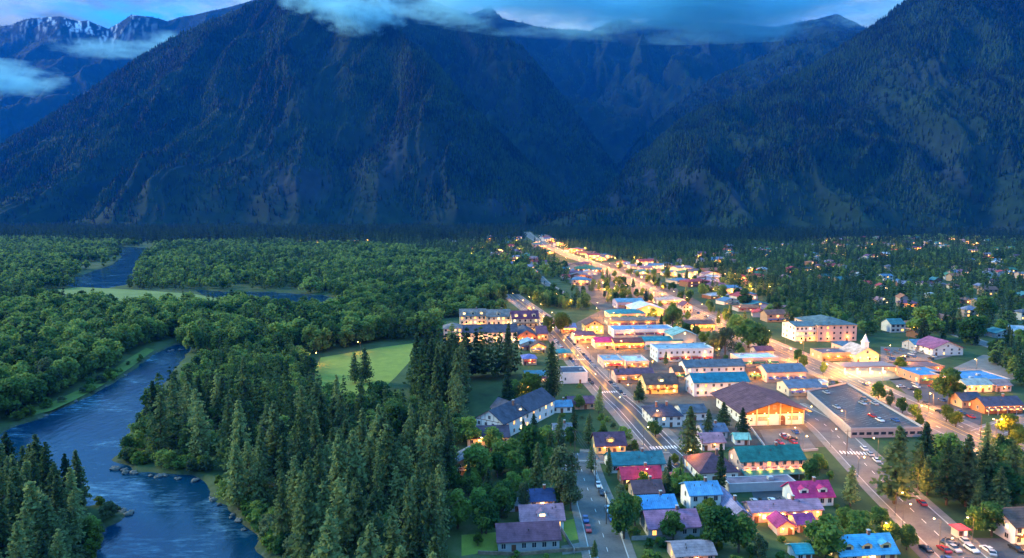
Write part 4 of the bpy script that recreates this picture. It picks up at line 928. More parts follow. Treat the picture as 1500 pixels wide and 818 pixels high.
# right of the highway
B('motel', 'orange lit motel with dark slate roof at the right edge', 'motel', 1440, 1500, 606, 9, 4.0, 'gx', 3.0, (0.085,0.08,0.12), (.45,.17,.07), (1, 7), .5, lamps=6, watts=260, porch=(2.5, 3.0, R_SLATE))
B('motel', 'motel side range with slate roof behind the lone round tree', 'motel', 1408, 1440, 598, 9, 4.0, 'gx', 2.6, (0.08,0.085,0.12), W_TAN, (1, 4), .4, lamps=1, watts=150)
B('house', 'white lit house between blue flat roofs and the slate motel', 'house', 1414, 1455, 575, 10, 4.0, 'gx', 2.2, (.42,.40,.36), W_CREAM, (1, 4), .3, lamps=3, watts=260)
B('house', 'pink house right of the white lit house', 'house', 1458, 1482, 574, 8, 3.4, 'gx', 2.0, (.40,.22,.20), W_PINK, (1, 3), .3, lamps=1, watts=120)
B('store', 'long blue flat roofed store right of the lone round tree', 'store', 1396, 1482, 569, 20, 4.5, 'flat', .5, (0.06,0.24,0.46), W_PINK, (1, 6), .2)
B('store', 'blue flat roofed store with brown fascia left of the lone round tree', 'store', 1345, 1392, 562, 20, 4.5, 'flat', .5, (0.07,0.26,0.46), (.40,.22,.15), (1, 5), .2, lamps=3, watts=260)
B('house', 'white gabled house with purple side roof on the right', 'house', 1364, 1412, 521, 18, 5, 'gy', 4.6, (.24,.09,.17), W_WHITE, (2, 4), .15, oh=1.0)
B('house', 'blue roofed wing left of the white gabled house', 'house', 1340, 1368, 515, 14, 4.0, 'gx', 3.0, (.08,.20,.30), W_GREY, (1, 3), .1)
B('hotel', 'large pale hotel with broad grey green roof', 'hotel', 1196, 1256, 500, 34, 12, 'hip', 4.0, (0.10,0.15,0.16), W_PINK, (3, 6), .1, lamps=2, watts=280, hip=.7)
B('hotel', 'stepped white hotel wing with balconies left of the grey green roof', 'hotel', 1164, 1196, 500, 20, 11, 'gx', 2.0, (0.10,0.15,0.17), W_WHITE, (3, 5), .3, bal=(3.6, 7.2), lamps=2, watts=240)
B('store', 'flat brown store in front of the large pale hotel', 'store', 1202, 1254, 529, 14, 5, 'flat', .6, (.16,.12,.14), W_TAN, (1, 6), .3, lamps=3, watts=260)
B('house', 'dark blue roofed house right of the flat brown store', 'house', 1234, 1262, 518, 14, 5, 'hip', 2.4, (.05,.12,.20), W_PINK, (1, 3), .2)
B('store', 'flat brown roofed store between the church and the blue stores', 'store', 1316, 1386, 548, 14, 4.0, 'flat', .5, (.14,.10,.11), (.40,.20,.12), (1, 7), .3, lamps=3, watts=260)
o, W2 = B('church', 'small church with tall white steeple and glowing gable', 'church', 1252, 1288, 531, 18, 5, 'gy', 4.5, (.40,.38,.35), W_CREAM, (1, 4), .4, lamps=3, watts=420)
q = MB(); q.box(-1.6, 1.6, 1.5, 4.7, 7, 12.5); q.box(-1.9, 1.9, 1.2, 5.0, 12.5, 12.9)
q.add([(-1.5, 1.6, 12.9), (1.5, 1.6, 12.9), (1.5, 4.6, 12.9), (-1.5, 4.6, 12.9), (0, 3.1, 18)], [(0,1,4), (1,2,4), (2,3,4), (3,0,4)])
q.build('steeple', wallmat((.80, .80, .78)), o)

# festival hall front: amber timber gable, posts, arched door, panels
W = 14.2
o = FH; q = MB(); q.slot = 0
q.add([(-W, -.06, 5.6), (W, -.06, 5.6), (W, -.06, 6.8), (0, -.06, 11.2), (-W, -.06, 6.8)], [(0, 1, 2, 3, 4)])
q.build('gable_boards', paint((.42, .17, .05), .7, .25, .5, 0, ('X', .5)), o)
for k in range(6):
    x = -W+.3+(2*W-.6)*k/5; MB().box(x-.28, x+.28, -.34, -.065, 0, 6.7+4.2*(1-abs(x)/W)).build('pilaster', wallmat((.62, .50, .34)), o)
MB().box(-W, W, -.30, -.07, 5.3, 5.75).build('beam', M_DARKWOOD, o)
q = MB(); q.add([(2.4, -.08, 0), (5.4, -.08, 0), (5.4, -.08, 3.2), (4.9, -.08, 4.2), (3.9, -.08, 4.6), (2.9, -.08, 4.2), (2.4, -.08, 3.2), (2.4, -.01, 0), (5.4, -.01, 0)], [(0, 1, 2, 3, 4, 5, 6)])
q.build('door', M_DOOR, o)
for x in (-5.2, 8.8):
    q = MB(); q.box(x-2.4, x+2.4, -.1, -.03, 2.2, 4.2); q.build('wall_panel', paint((.36, .30, .26), .7, .5, 1.2), o)
for x, zz, wt in ((-11, 7.6, 330), (-5.5, 7.8, 330), (0, 8.2, 330), (5.5, 7.8, 330), (11, 7.4, 330)): wall_lamp(o, x, -1.6, 6.3, wt*.8, 0, (1.0, .46, .05))
for x in (-11.5, -3, 6.5, 12.2): wall_lamp(o, x, -.35, 3.6, 130)
# filling station canopy, deck, walls
o = bpy.data.objects.new('fuel_canopy', None); COL.objects.link(o); p = at(1265, 548); o.location = p; o.rotation_euler = (0, 0, GRID)
o['label'] = 'flat fuel station canopy glowing white yellow beside the highway'; o['category'] = 'canopy'
MB().box(-16, 16, -6, 6, 5.2, 6.0).build('canopy_roof', paint((.30, .20, .18), .7, .2), o)
MB().box(-15, 15, -5.4, 5.4, 5.12, 5.196).build('light_panel', glow((1.0, .85, .50), 2.5), o)
for x in (-12, -4, 4, 12):
    MB().box(x-.3, x+.3, -.3, .3, 0, 5.15).build('post', M_FRAME, o); MB().box(x-.7, x+.7, -2.2, -1.4, 0, 1.9).build('fuel_pump', paint((.6, .6, .6), .5, .2), o)
    point_light(o, (x, -3, 4.4), 170, (1.0, .74, .32), .4)
KEEP.append([(p.x-17, p.y-7), (p.x+17, p.y-7), (p.x+17, p.y+8), (p.x-17, p.y+8)])
# parking deck beside festival street
P_ = [at(1182, 584), at(1240, 572), at(1352, 640), at(1246, 642)]
o = bpy.data.objects.new('parking_deck', None); COL.objects.link(o)
o['label'] = 'low parking deck with blue asphalt top between the festival street and the highway'; o['category'] = 'parking deck'
ctr = sum(P_, Vector())/4; o.location = (ctr.x, ctr.y, 0); L_ = [q_-ctr for q_ in P_]; HD = 3.6
q = MB(); q.add([(a.x, a.y, 0) for a in L_]+[(a.x, a.y, HD) for a in L_], [(7, 6, 5, 4)] if False else [(4, 7, 6, 5), (0, 4, 5, 1), (1, 5, 6, 2), (2, 6, 7, 3), (3, 7, 4, 0)])
me = q.mesh('deck', M_LOT, wallmat((.34, .30, .30))); me.polygons.foreach_set('material_index', [0, 1, 1, 1, 1]); 
dk = link('deck', me, o)
import bmesh
bm = bmesh.new(); bm.from_mesh(me); bmesh.ops.recalc_face_normals(bm, faces=bm.faces[:]); bm.to_mesh(me); bm.free()
for i in range(4):
    a, c2 = L_[i], L_[(i+1) % 4]; d = (c2-a); n = Vector((-d.y, d.x, 0)).normalized(); ln = d.length; ang = math.atan2(d.y, d.x)
    pm = MB().box(.25, ln-.25, -.12, .12, HD, HD+.9).build('parapet', wallmat((.40, .36, .36)), o, (a.x, a.y, 0), ang)
q = MB(); e1 = (L_[1]-L_[0]); e2 = (L_[2]-L_[1])
for row in (.1, .34, .5, .74, .9):
    for k in range(3, 26):
        u = k/28
        if rb_.random() < .35: continue
        A0 = L_[0].lerp(L_[1], row); A1 = L_[3].lerp(L_[2], row); cpt = A0.lerp(A1, u); dx_ = e1.normalized()*2.4; wx = (A1-A0).normalized()*.07
        q.add([(*(cpt-dx_-wx)[:2], HD+.006), (*(cpt+dx_-wx)[:2], HD+.006), (*(cpt+dx_+wx)[:2], HD+.006), (*(cpt-dx_+wx)[:2], HD+.006)], [(0, 1, 2, 3)])
q.build('bay_marking', paint((.30,.30,.30), .8, .5, .5), o)
for i in range(10):
    a = L_[3].lerp(L_[2], (i+.5)/10); link('window', win_mesh('solid', 2.2, 1.2, M_GLASS), o, (a.x, a.y-.02, 1.3), math.atan2((L_[2]-L_[3]).y, (L_[2]-L_[3]).x))
KEEP.append([(q_.x, q_.y) for q_ in P_])
DECK = (P_, HD)

# far houses: every one has its own mix of roof, wall and form
ROOFN = {'teal': (.05,.17,.19), 'blue': (.08,.17,.27), 'grey': (.16,.165,.18), 'plum': (.15,.07,.12), 'red': (.36,.06,.06), 'brown': (.16,.09,.07), 'white': (.40,.42,.45), 'lavender': (.20,.20,.27), 'pink': (.30,.16,.17), 'green': (.05,.17,.10), 'slate': (.08,.09,.12), 'rust': (.32,.13,.07)}
WALLN = {'white': (.52,.51,.49), 'cream': (.48,.41,.31), 'tan': (.32,.23,.16), 'pink': (.44,.31,.27), 'grey': W_GREY, 'brown': W_BROWN}
used = set(); rf = random.Random(5)
def far_house(px, py, where, lit, lamps, watts, cat='house', big=1.0):
    for _ in range(60):
        rn, wn, fm = rf.choice(list(ROOFN)), rf.choice(list(WALLN)), rf.choice(['gx', 'gy', 'hip', 'gx'])
        if (rn, wn, fm, where) not in used: break
    used.add((rn, wn, fm, where)); d = CAM_H*1000/(py-300)
    w_ = rf.uniform(10, 17)*big; k = w_/d*500
    form = {'gx': 'roofed long', 'gy': 'roofed gable fronted', 'hip': 'hip roofed'}[fm]
    st = rf.choice([1, 1, 2])
    B(cat, f'{rn} {form} {cat} with {wn} walls {where}', cat, px-k, px+k, py, rf.uniform(8, 13)*big, 3.0*st+.6, fm, rf.uniform(2, 3.4), ROOFN[rn], WALLN[wn], (st, 3), lit, lamps=lamps, watts=watts*2.5, rot=GRID+rf.choice([0, 0, .3, -.3, 1.2]), side=False, door=False, detail=False, winw=1.8)
def zone(poly, n, where, lit, lp, watts, cat='house', big=1.0, mind=14, gap=8.5):
    P = np.array(wpoly(poly)); lo_, hi_ = P.min(0), P.max(0); done = []; tries = 0
    while len(done) < n and tries < n*80:
        tries += 1
        q_ = np.array([rf.uniform(lo_[0], hi_[0]), rf.uniform(lo_[1], hi_[1])])
        if not inside(q_[:1], q_[1:], P)[0] or any(np.hypot(*(q_-e_)) < mind*big for e_ in done): continue
        if any(inside(q_[:1], q_[1:], kp)[0] or dist_poly(q_[:1], q_[1:], kp)[0] < gap*big for kp in KEEP if len(kp) != 11 and len(kp) != 15): continue
        done.append(q_); px, py = pix((q_[0], q_[1], 0)); far_house(px, py, where, lit, 1 if rf.random() < lp else 0, watts, cat, big)
zone([(1175,366),(1200,352),(1300,347),(1430,347),(1440,362),(1330,370),(1200,372)], 54, 'in the lit cluster under the right mountain', .7, .6, 900, mind=16)
zone([(1440,356),(1560,352),(1560,400),(1400,385)], 26, 'far right under the mountain', .5, .4, 600, mind=20)
zone([(1060,410),(1200,372),(1300,376),(1330,400),(1200,420),(1130,430)], 30, 'east of the red lit chalets', .5, .35, 420, mind=17)
zone([(1250,420),(1400,395),(1560,400),(1560,500),(1430,500),(1330,470)], 40, 'among the dark east side trees', .4, .2, 300, mind=18)
zone([(960,392),(1060,362),(1180,360),(1060,395)], 22, 'north of the far highway', .5, .5, 700, mind=20)
zone([(640,352),(760,346),(770,372),(690,372)], 24, 'in the trees left of the far highway', .6, .5, 900, mind=22)
zone([(690,372),(770,372),(830,398),(870,425),(780,402)], 26, 'in the hollow left of the highway', .4, .2, 420, mind=18)
zone([(398,362),(540,360),(545,355),(400,356)], 10, 'at the foot of the central mountain', .9, .9, 1500, mind=22)
zone([(770,350),(800,346),(830,366),(900,378),(880,384),(800,372)], 24, 'beside the glowing far end of the highway', .8, .9, 1500, 'shop', 1.9, 12)
zone([(905,388),(960,412),(1075,432),(1060,402),(960,384)], 26, 'in the red roofed row beside the highway', .8, .9, 700, 'shop', 1.9, 12)
zone([(1050,440),(1130,480),(1160,470),(1080,425)], 14, 'between the highway and the stepped hotel', .5, .6, 500, 'shop', 1.5, 12)
zone([(850,392),(895,395),(965,436),(900,450),(858,438)], 26, 'at the upper end of the shop quarter', .6, .8, 600, 'shop', 1.7, 12)
zone([(868,512),(905,548),(985,556),(1075,560),(1115,548),(1075,505),(1000,470),(905,462)], 60, 'in the packed shop quarter', .6, .8, 260, 'shop', .75, 7, 7.0)
zone([(1045,470),(1150,506),(1205,558),(1150,566),(1100,545),(1060,510)], 18, 'between the shop row and the highway', .6, .8, 240, 'shop', .8, 8, 7)
zone([(830,392),(880,388),(940,420),(905,446),(866,440)], 34, 'in the upper town left of the highway', .6, .8, 400, 'shop', 1.4, 10, 6)
zone([(1300,482),(1350,480),(1360,505),(1290,500)], 5, 'behind the church car park', .3, .2, 240, mind=20)

# ------------------------------------------------------------------ street lamps
b = MB(); b.tube([(0, 0, 0), (0, 0, .5)], [.2, .16], 8); b.tube([(0, 0, .5), (0, 0, 7.6)], [.10, .07], 8); b.tube([(0, 0, 7.5), (.5, 0, 7.9), (1.5, 0, 8.0)], [.06, .05, .05], 6)
ME_POLE = b.mesh('pole', M_METAL)
b = MB(); b.box(1.3, 2.2, -.2, .2, 7.98, 8.14); ME_HEAD = b.mesh('lamp_head', M_METAL)
b = MB(); b.ball((1.8, 0, 7.88), .26, 10, 6, .6); ME_LENS = b.mesh('lens', M_LENS)
def lamp(x, y, rz, watts, label, group, col=(1.0, .36, .025)):
    o = bpy.data.objects.new('street_lamp', None); COL.objects.link(o); o.location = (x, y, 0.05); o.rotation_euler = (0, 0, rz)
    o['label'] = label; o['category'] = 'street lamp'; o['group'] = group
    link('pole', ME_POLE, o); h = link('lamp_head', ME_HEAD, o); link('lens', ME_LENS, h)
    point_light(o, (1.8, 0, 7.3), watts*LAMP_GAIN, col, .35); return o
LAMP_GAIN = 1.4
ORD = ['nearest', 'second', 'third', 'fourth', 'fifth', 'sixth', 'seventh', 'eighth', 'ninth', 'tenth', 'eleventh', 'twelfth', 'thirteenth', 'fourteenth', 'fifteenth', 'sixteenth', 'seventeenth', 'eighteenth', 'nineteenth', 'twentieth'] + ['%dth' % k for k in range(21, 120)]
ORD[20], ORD[21], ORD[22] = '21st', '22nd', '23rd'
def lamp_row(path, s0, s1, gap, off, side, watts, what, group, grow=0.0):
    s = s0; k = 0; L0 = length(path); s1 = min(s1, L0)
    while s < s1:
        p, d = along(path, s); n = Vector((d.y, -d.x))*side; q_ = p+n*off
        lamp(q_.x, q_.y, math.atan2(-n.y, -n.x), watts*rf.uniform(.75, 1.2)*(1+grow*k), f'{ORD[k]} street lamp from the near end on the {"right" if side > 0 else "left"} kerb of the {what}', group)
        k += 1; s += gap*(1+k*.02)
lamp_row(HW, 100, 1500, 38, 10.6, -1, 3000, 'golden highway', 'street lamps along the highway', .05)
lamp_row(HW, 119, 1500, 38, 10.6, 1, 3000, 'golden highway', 'street lamps along the highway', .05)
lamp_row(MS, 30, 470, 44, 7.4, -1, 520, 'main street', 'street lamps along the main street', .3)
lamp_row(MS, 52, 470, 44, 7.4, 1, 520, 'main street', 'street lamps along the main street', .3)
lamp_row(FS, 62, 210, 30, 7.4, -1, 800, 'festival street', 'street lamps along the festival street')
lamp_row(FS, 76, 210, 34, 7.4, 1, 800, 'festival street', 'street lamps along the festival street')
for px, py, wt, lb in ((908,517,1500,'beside the orange awning shop'),(930,500,1500,'behind the orange awning shop'),(872,516,1300,'outside the magenta roofed shop'),(850,508,1300,'outside the plum roofed street top shop'),(955,548,900,'beside the pale blue shop row'),(1006,542,900,'beside the dark roofed hotel range'),(1052,530,1500,'under the grey green tree by the shop row'),(1078,548,1200,'in the lane left of the skylight roof'),(1100,566,1200,'behind the festival hall roof'),(975,470,2200,'by the round street tree'),(1056,478,1800,'right of the amber restaurant'),(1085,462,2000,'by the plum gabled highway house'),(898,462,1800,'at the teal hip roofed shop'),(885,470,2000,'at the golden glow left of the teal hip roof'),
                       (1156,478,1500,'left of the stepped hotel wing'),(1150,506,1500,'at the bend of the highway by the hotel'),(1320,540,2200,'beside the lime lit tree by the fuel canopy'),(1300,524,1600,'in the church car park'),(1340,524,1400,'at the far end of the church car park'),(1430,545,1400,'on the pale lot behind the long blue store'),(1470,640,1800,'in the yellow bushes by the orange motel'),(1100,400,4200,'alone above the east side roofs, glowing orange'),(468,535,700,'at the left edge of the park lawn'),(528,518,900,'behind the park lawn'),(690,410,900,'in the woods beyond the big hotel'),(818,442,1200,'at the upper bend of the park road'),(838,452,1200,'at the lower end of the park road'),(1176,668,700,'between the green motel and the plaza'),(1170,655,500,'at the plaza edge'),(655,515,600,'left of the hotel tower block'),(778,590,700,'right of the slate roofed inn'),(1005,690,700,'at the crossing corner by the tall fir'),(940,720,260,'inside the yellow lit tree'),(700,668,200,'beside the annexe of the inn'),(1376,800,900,'on the edge of the bottom right car park'),(1322,772,700,'among the shrubs left of the bottom right car park'),(1290,800,500,'behind the sky blue roofed house')):
    p = at(px, py); lamp(p.x, p.y, rf.uniform(0, 6.28), wt, 'street lamp '+lb, 'street lamps in the town')

for poly, n, where in (([(905,386),(1060,402),(1130,430),(1060,440),(960,412)], 26, 'among the red roofed row'), ([(780,352),(900,376),(1000,378),(900,398),(830,388)], 22, 'at the far end of town'), ([(1180,372),(1200,352),(1440,350),(1440,400),(1250,410)], 24, 'under the right mountain'), ([(880,402),(960,440),(1000,470),(900,500),(850,440)], 20, 'in the upper shop quarter'), ([(640,352),(770,346),(780,400),(700,385)], 10, 'in the trees left of the far highway')):
    P = np.array(wpoly(poly)); a0, a1 = P.min(0), P.max(0); lst = []; tr_ = 0
    while len(lst) < n and tr_ < 3000:
        tr_ += 1; x, y = rf.uniform(a0[0], a1[0]), rf.uniform(a0[1], a1[1])
        if inside(np.array([x]), np.array([y]), P)[0] and not any(inside(np.array([x]), np.array([y]), kp)[0] for kp in KEEP if len(kp) == 4): lst.append((x, y))
    lst.sort(key=lambda q_: pix((*q_, 0))[0])
    for k, (x, y) in enumerate(lst): lamp(x, y, rf.uniform(0, 6.28), rf.uniform(1500, 3600)*(1 if y < 900 else 1.8), f'{"first" if k == 0 else ORD[k]} street lamp from the left {where}', 'street lamps of the far quarters')

# ------------------------------------------------------------------ cars
CC = {'white': (.6, .6, .6), 'black': (.02, .02, .022), 'silver': (.34, .35, .37), 'red': (.35, .03, .03), 'blue': (.04, .09, .25), 'grey': (.12, .12, .13)}
def car_meshes():
    out = {}
    b = MB(); prof = [(-2.2, .35), (-2.25, .75), (-2.1, .95), (-1.5, 1.0), (1.0, .98), (1.9, .88), (2.2, .7), (2.2, .35)]
    n = len(prof); V = [(x, -.88, z_) for x, z_ in prof]+[(x, .88, z_) for x, z_ in prof]; b.add(V, [tuple(range(n)), tuple(range(2*n-1, n-1, -1))]+[(i, n+i, n+(i+1) % n, (i+1) % n) for i in range(n)])
    pr2 = [(-1.7, .99), (-1.15, 1.44), (.2, 1.46), (1.0, .985)]
    b.add([(x, -.72 if z_ > 1.2 else -.82, z_) for x, z_ in pr2]+[(x, .72 if z_ > 1.2 else .82, z_) for x, z_ in pr2], [(5, 6, 2, 1)])
    out['body'] = b
    g_ = MB(); g_.add([(x, -.72 if z_ > 1.2 else -.82, z_) for x, z_ in pr2]+[(x, .72 if z_ > 1.2 else .82, z_) for x, z_ in pr2], [(0, 1, 2, 3), (7, 6, 5, 4), (0, 4, 5, 1), (3, 2, 6, 7)])
    out['glass'] = g_.mesh('window_band', M_GLASS)
    w_ = MB(); w_.tube([(0, -.1, 0), (0, .1, 0)], .32, 12); out['wheel'] = w_.mesh('wheel', paint((.02, .02, .02), .8, .2))
    return out
CMX = car_meshes(); CB = {k: CMX['body'].mesh('body', paint(c, .25, .05, 1, 0, None, .6)) for k, c in CC.items()}
def car(x, y, rz, colour, label, group, z=.055):
    o = bpy.data.objects.new('parked_car', None); COL.objects.link(o); o.location = (x, y, z); o.rotation_euler = (0, 0, rz)
    o['label'] = label; o['category'] = 'car'; o['group'] = group
    link('body', CB[colour], o); link('window_band', CMX['glass'], o)
    for a in (-1.35, 1.35):
        for c in (-.78, .78): link('wheel', CMX['wheel'], o, (a, c, .32))
def car_row(path, s0, gap, n, off, what, group, skip=.35, verb='parked', kerb='kerb'):
    k = 0
    for i in range(n):
        if rf.random() < skip: continue
        p, d = along(path, s0+i*gap); nn = Vector((d.y, -d.x)); q_ = p+nn*off; col = rf.choice(list(CC))
        car(q_.x, q_.y, math.atan2(d.y, d.x), col, f'{col} car {verb} on the {"right" if off > 0 else "left"} {kerb} of the {what}, {ORD[k]} in its row', group); k += 1
car_row(MS, 90, 6.6, 46, 5.4, 'main street', 'cars parked along the main street', .4)
car_row(MS, 130, 6.6, 40, -5.4, 'main street', 'cars parked along the main street', .5)
car_row(SS, 20, 6.5, 12, -4.2, 'side street', 'cars parked along the side street', .6)
car_row(SS, 40, 6.5, 10, 4.2, 'side street', 'cars parked along the side street', .75)
car_row(FS, 70, 6.5, 16, 5.3, 'festival street', 'cars parked along the festival street', .65)
car_row(HW, 220, 21, 16, 3.6, 'highway', 'cars driving on the highway', .6, 'driving', 'lane')
for k, (px, py, c) in enumerate(((1105,737,'silver'),(1118,736,'black'),(1131,736,'white'),(1146,735,'grey'),(1160,735,'blue'))):
    p = at(px, py); car(p.x, p.y, pi/2, c, f'{c} car parked nose in under the purple grey carport', 'cars in the motel yard')
for k, (px, py, c, r) in enumerate(((1320,568,'white',.1),(1336,571,'grey',.1),(1410,608,'black',1.6),(1422,612,'red',1.6),(1395,800,'grey',.4),(1388,796,'black',.4),(1452,812,'silver',1.2),(1150,640,'white',0),(1160,645,'black',0))):
    p = at(px, py); car(p.x, p.y, r, c, f'{c} car standing on the '+('plaza before the festival hall' if px < 1200 else 'blue car park beside the highway' if py < 700 else 'car park at the bottom right'), 'cars in the car parks')

for poly, n, where in (([(1295,511),(1365,514),(1385,522),(1350,530),(1295,528)], 14, 'car park by the church'), ([(1312,560),(1345,557),(1430,600),(1425,618),(1392,624)], 12, 'blue car park beside the highway'), ([(1345,800),(1400,794),(1500,796),(1500,815),(1380,825)], 7, 'bottom right car park'), ([(1125,634),(1168,631),(1185,655),(1135,658)], 5, 'plaza before the festival hall'), ([(1215,560),(1245,578),(1330,634),(1260,636),(1195,588)], 9, 'parking deck')):
    P = np.array(wpoly(poly)); a0, a1 = P.min(0), P.max(0); lst = []; tr_ = 0
    while len(lst) < n and tr_ < 2000:
        tr_ += 1; x = rf.uniform(a0[0], a1[0]); y = a0[1]+6.5*rf.randrange(int((a1[1]-a0[1])/6.5)+1)+rf.uniform(0, .6)
        if inside(np.array([x]), np.array([y]), P)[0] and all(abs(x-q_[0])+abs(y-q_[1])*.6 > 3.2 for q_ in lst): lst.append((x, y))
    lst.sort(key=lambda q_: pix((*q_, 0))[0])
    for k, (x, y) in enumerate(lst):
        c_ = rf.choice(list(CC)); car(x, y, GRID+pi/2+rf.choice([0, pi]), c_, f'{c_} car, {"first" if k == 0 else ORD[k]} from the left on the {where}', 'cars in the car parks', (3.62 if 'deck' in where else .055))

# ------------------------------------------------------------------ walls, hedges, poles
def wall(name, pts, h, t_, mat, label, cat, z=0):
    path = [Vector(at(*p)[:2]) for p in pts]; c0 = path[0]; path = [p-c0 for p in path]; n = normals(path); v, f = [], []
    for p, q_ in zip(path, n):
        for a, zz in ((-t_/2, -.2), (-t_/2, h), (t_/2, h), (t_/2, -.2)): v.append((*(p+q_*a), zz))
    for i in range(len(path)-1):
        for k in range(3): f.append((i*4+k, i*4+k+1, (i+1)*4+k+1, (i+1)*4+k))
    f += [(0, 1, 2, 3)[::-1], tuple(len(v)-4+k for k in range(4))]
    me = bpy.data.meshes.new(name); me.from_pydata(v, [], f); me.materials.append(mat); me.update()
    bm = bmesh.new(); bm.from_mesh(me); bmesh.ops.recalc_face_normals(bm, faces=bm.faces[:]); bm.to_mesh(me); bm.free()
    o = link(name, me, None, (c0.x, c0.y, z)); o['label'] = label; o['category'] = cat
M_STONE = paint((.24, .17, .12), .9, .5, .8); M_WOODF = paint((.30, .28, .26), .9, .3, 1.0, 0, ('X', .2))
wall('retaining_wall', [(1214,560),(1250,572),(1300,600),(1350,632),(1385,660)], 2.2, 1.2, M_STONE, 'long brown stone retaining wall between the parking deck and the highway', 'wall')
wall('garden_wall', [(700,812),(760,814),(830,808),(868,806)], 1.0, .4, M_STONE, 'low stone garden wall in front of the long white house', 'wall')
wall('fence', [(868,690),(885,725),(905,765),(912,790)], 1.3, .12, paint((.55, .56, .55), .8, .15, .6), 'pale fence along the right side of the side street', 'fence')
wall('fence', [(822,778),(842,812)], 1.5, .12, M_WOODF, 'grey board fence between the mauve roofed house and the side street', 'fence')
wall('fence', [(1022,672),(1046,706)], 1.3, .12, M_WOODF, 'grey board fence at the crossing beside the tall fir', 'fence')
wall('fence', [(925,792),(985,790),(1040,800)], 1.4, .12, M_WOODF, 'grey board fence across the garden at the bottom', 'fence')
wall('retaining_wall', [(1128,666),(1198,660)], .9, .4, M_KERB, 'low pale wall along the near side of the plaza', 'wall')
wall('retaining_wall', [(1100,628),(1128,666)], .9, .4, M_KERB, 'low pale wall along the left side of the plaza', 'wall')
b = MB(); b.tube([(0, 0, 0), (0, 0, 11)], [.16, .10], 8); ME_UP = b.mesh('pole', M_BARK)
b = MB(); b.box(-1.2, 1.2, -.07, .07, 10.1, 10.25); ME_XA = b.mesh('crossarm', M_BARK)
UP = [(872,712),(888,768),(842,668),(1028,684),(1096,664),(1240,668),(1272,545),(1330,515),(1436,640),(1360,602)]
for px, py in UP:
    p = at(px, py); o = bpy.data.objects.new('utility_pole', None); COL.objects.link(o); o.location = p; o.rotation_euler = (0, 0, GRID)
    link('pole', ME_UP, o); link('crossarm', ME_XA, o); o['category'] = 'utility pole'; o['group'] = 'wooden utility poles'
    o['label'] = 'thin wooden utility pole '+{872: 'beside the upper side street fence', 888: 'beside the lower side street fence', 842: 'at the top of the side street', 1028: 'by the crossing fence', 1096: 'between the mint shed and the green motel', 1240: 'at the near corner of the parking deck', 1272: 'beside the fuel canopy', 1330: 'at the church car park', 1436: 'near the orange lit motel', 1360: 'at the edge of the blue car park'}[px]
def wires(a, c, label):
    P0, P1 = at(*a, 0), at(*c, 0); b = MB()
    for off in (-1.0, 0, 1.0):
        pts = [(P0.x+off+(P1.x-P0.x)*t_/8, P0.y+(P1.y-P0.y)*t_/8, 10.3-1.2*(1-((t_-4)/4)**2)) for t_ in range(9)]; b.tube(pts, .03, 4)
    o = b.build('power_line', M_METAL); o['label'] = label; o['category'] = 'power line'
wires(UP[2], UP[0], 'power line at the upper end of the side street'); wires(UP[0], UP[1], 'power line along the lower side street')

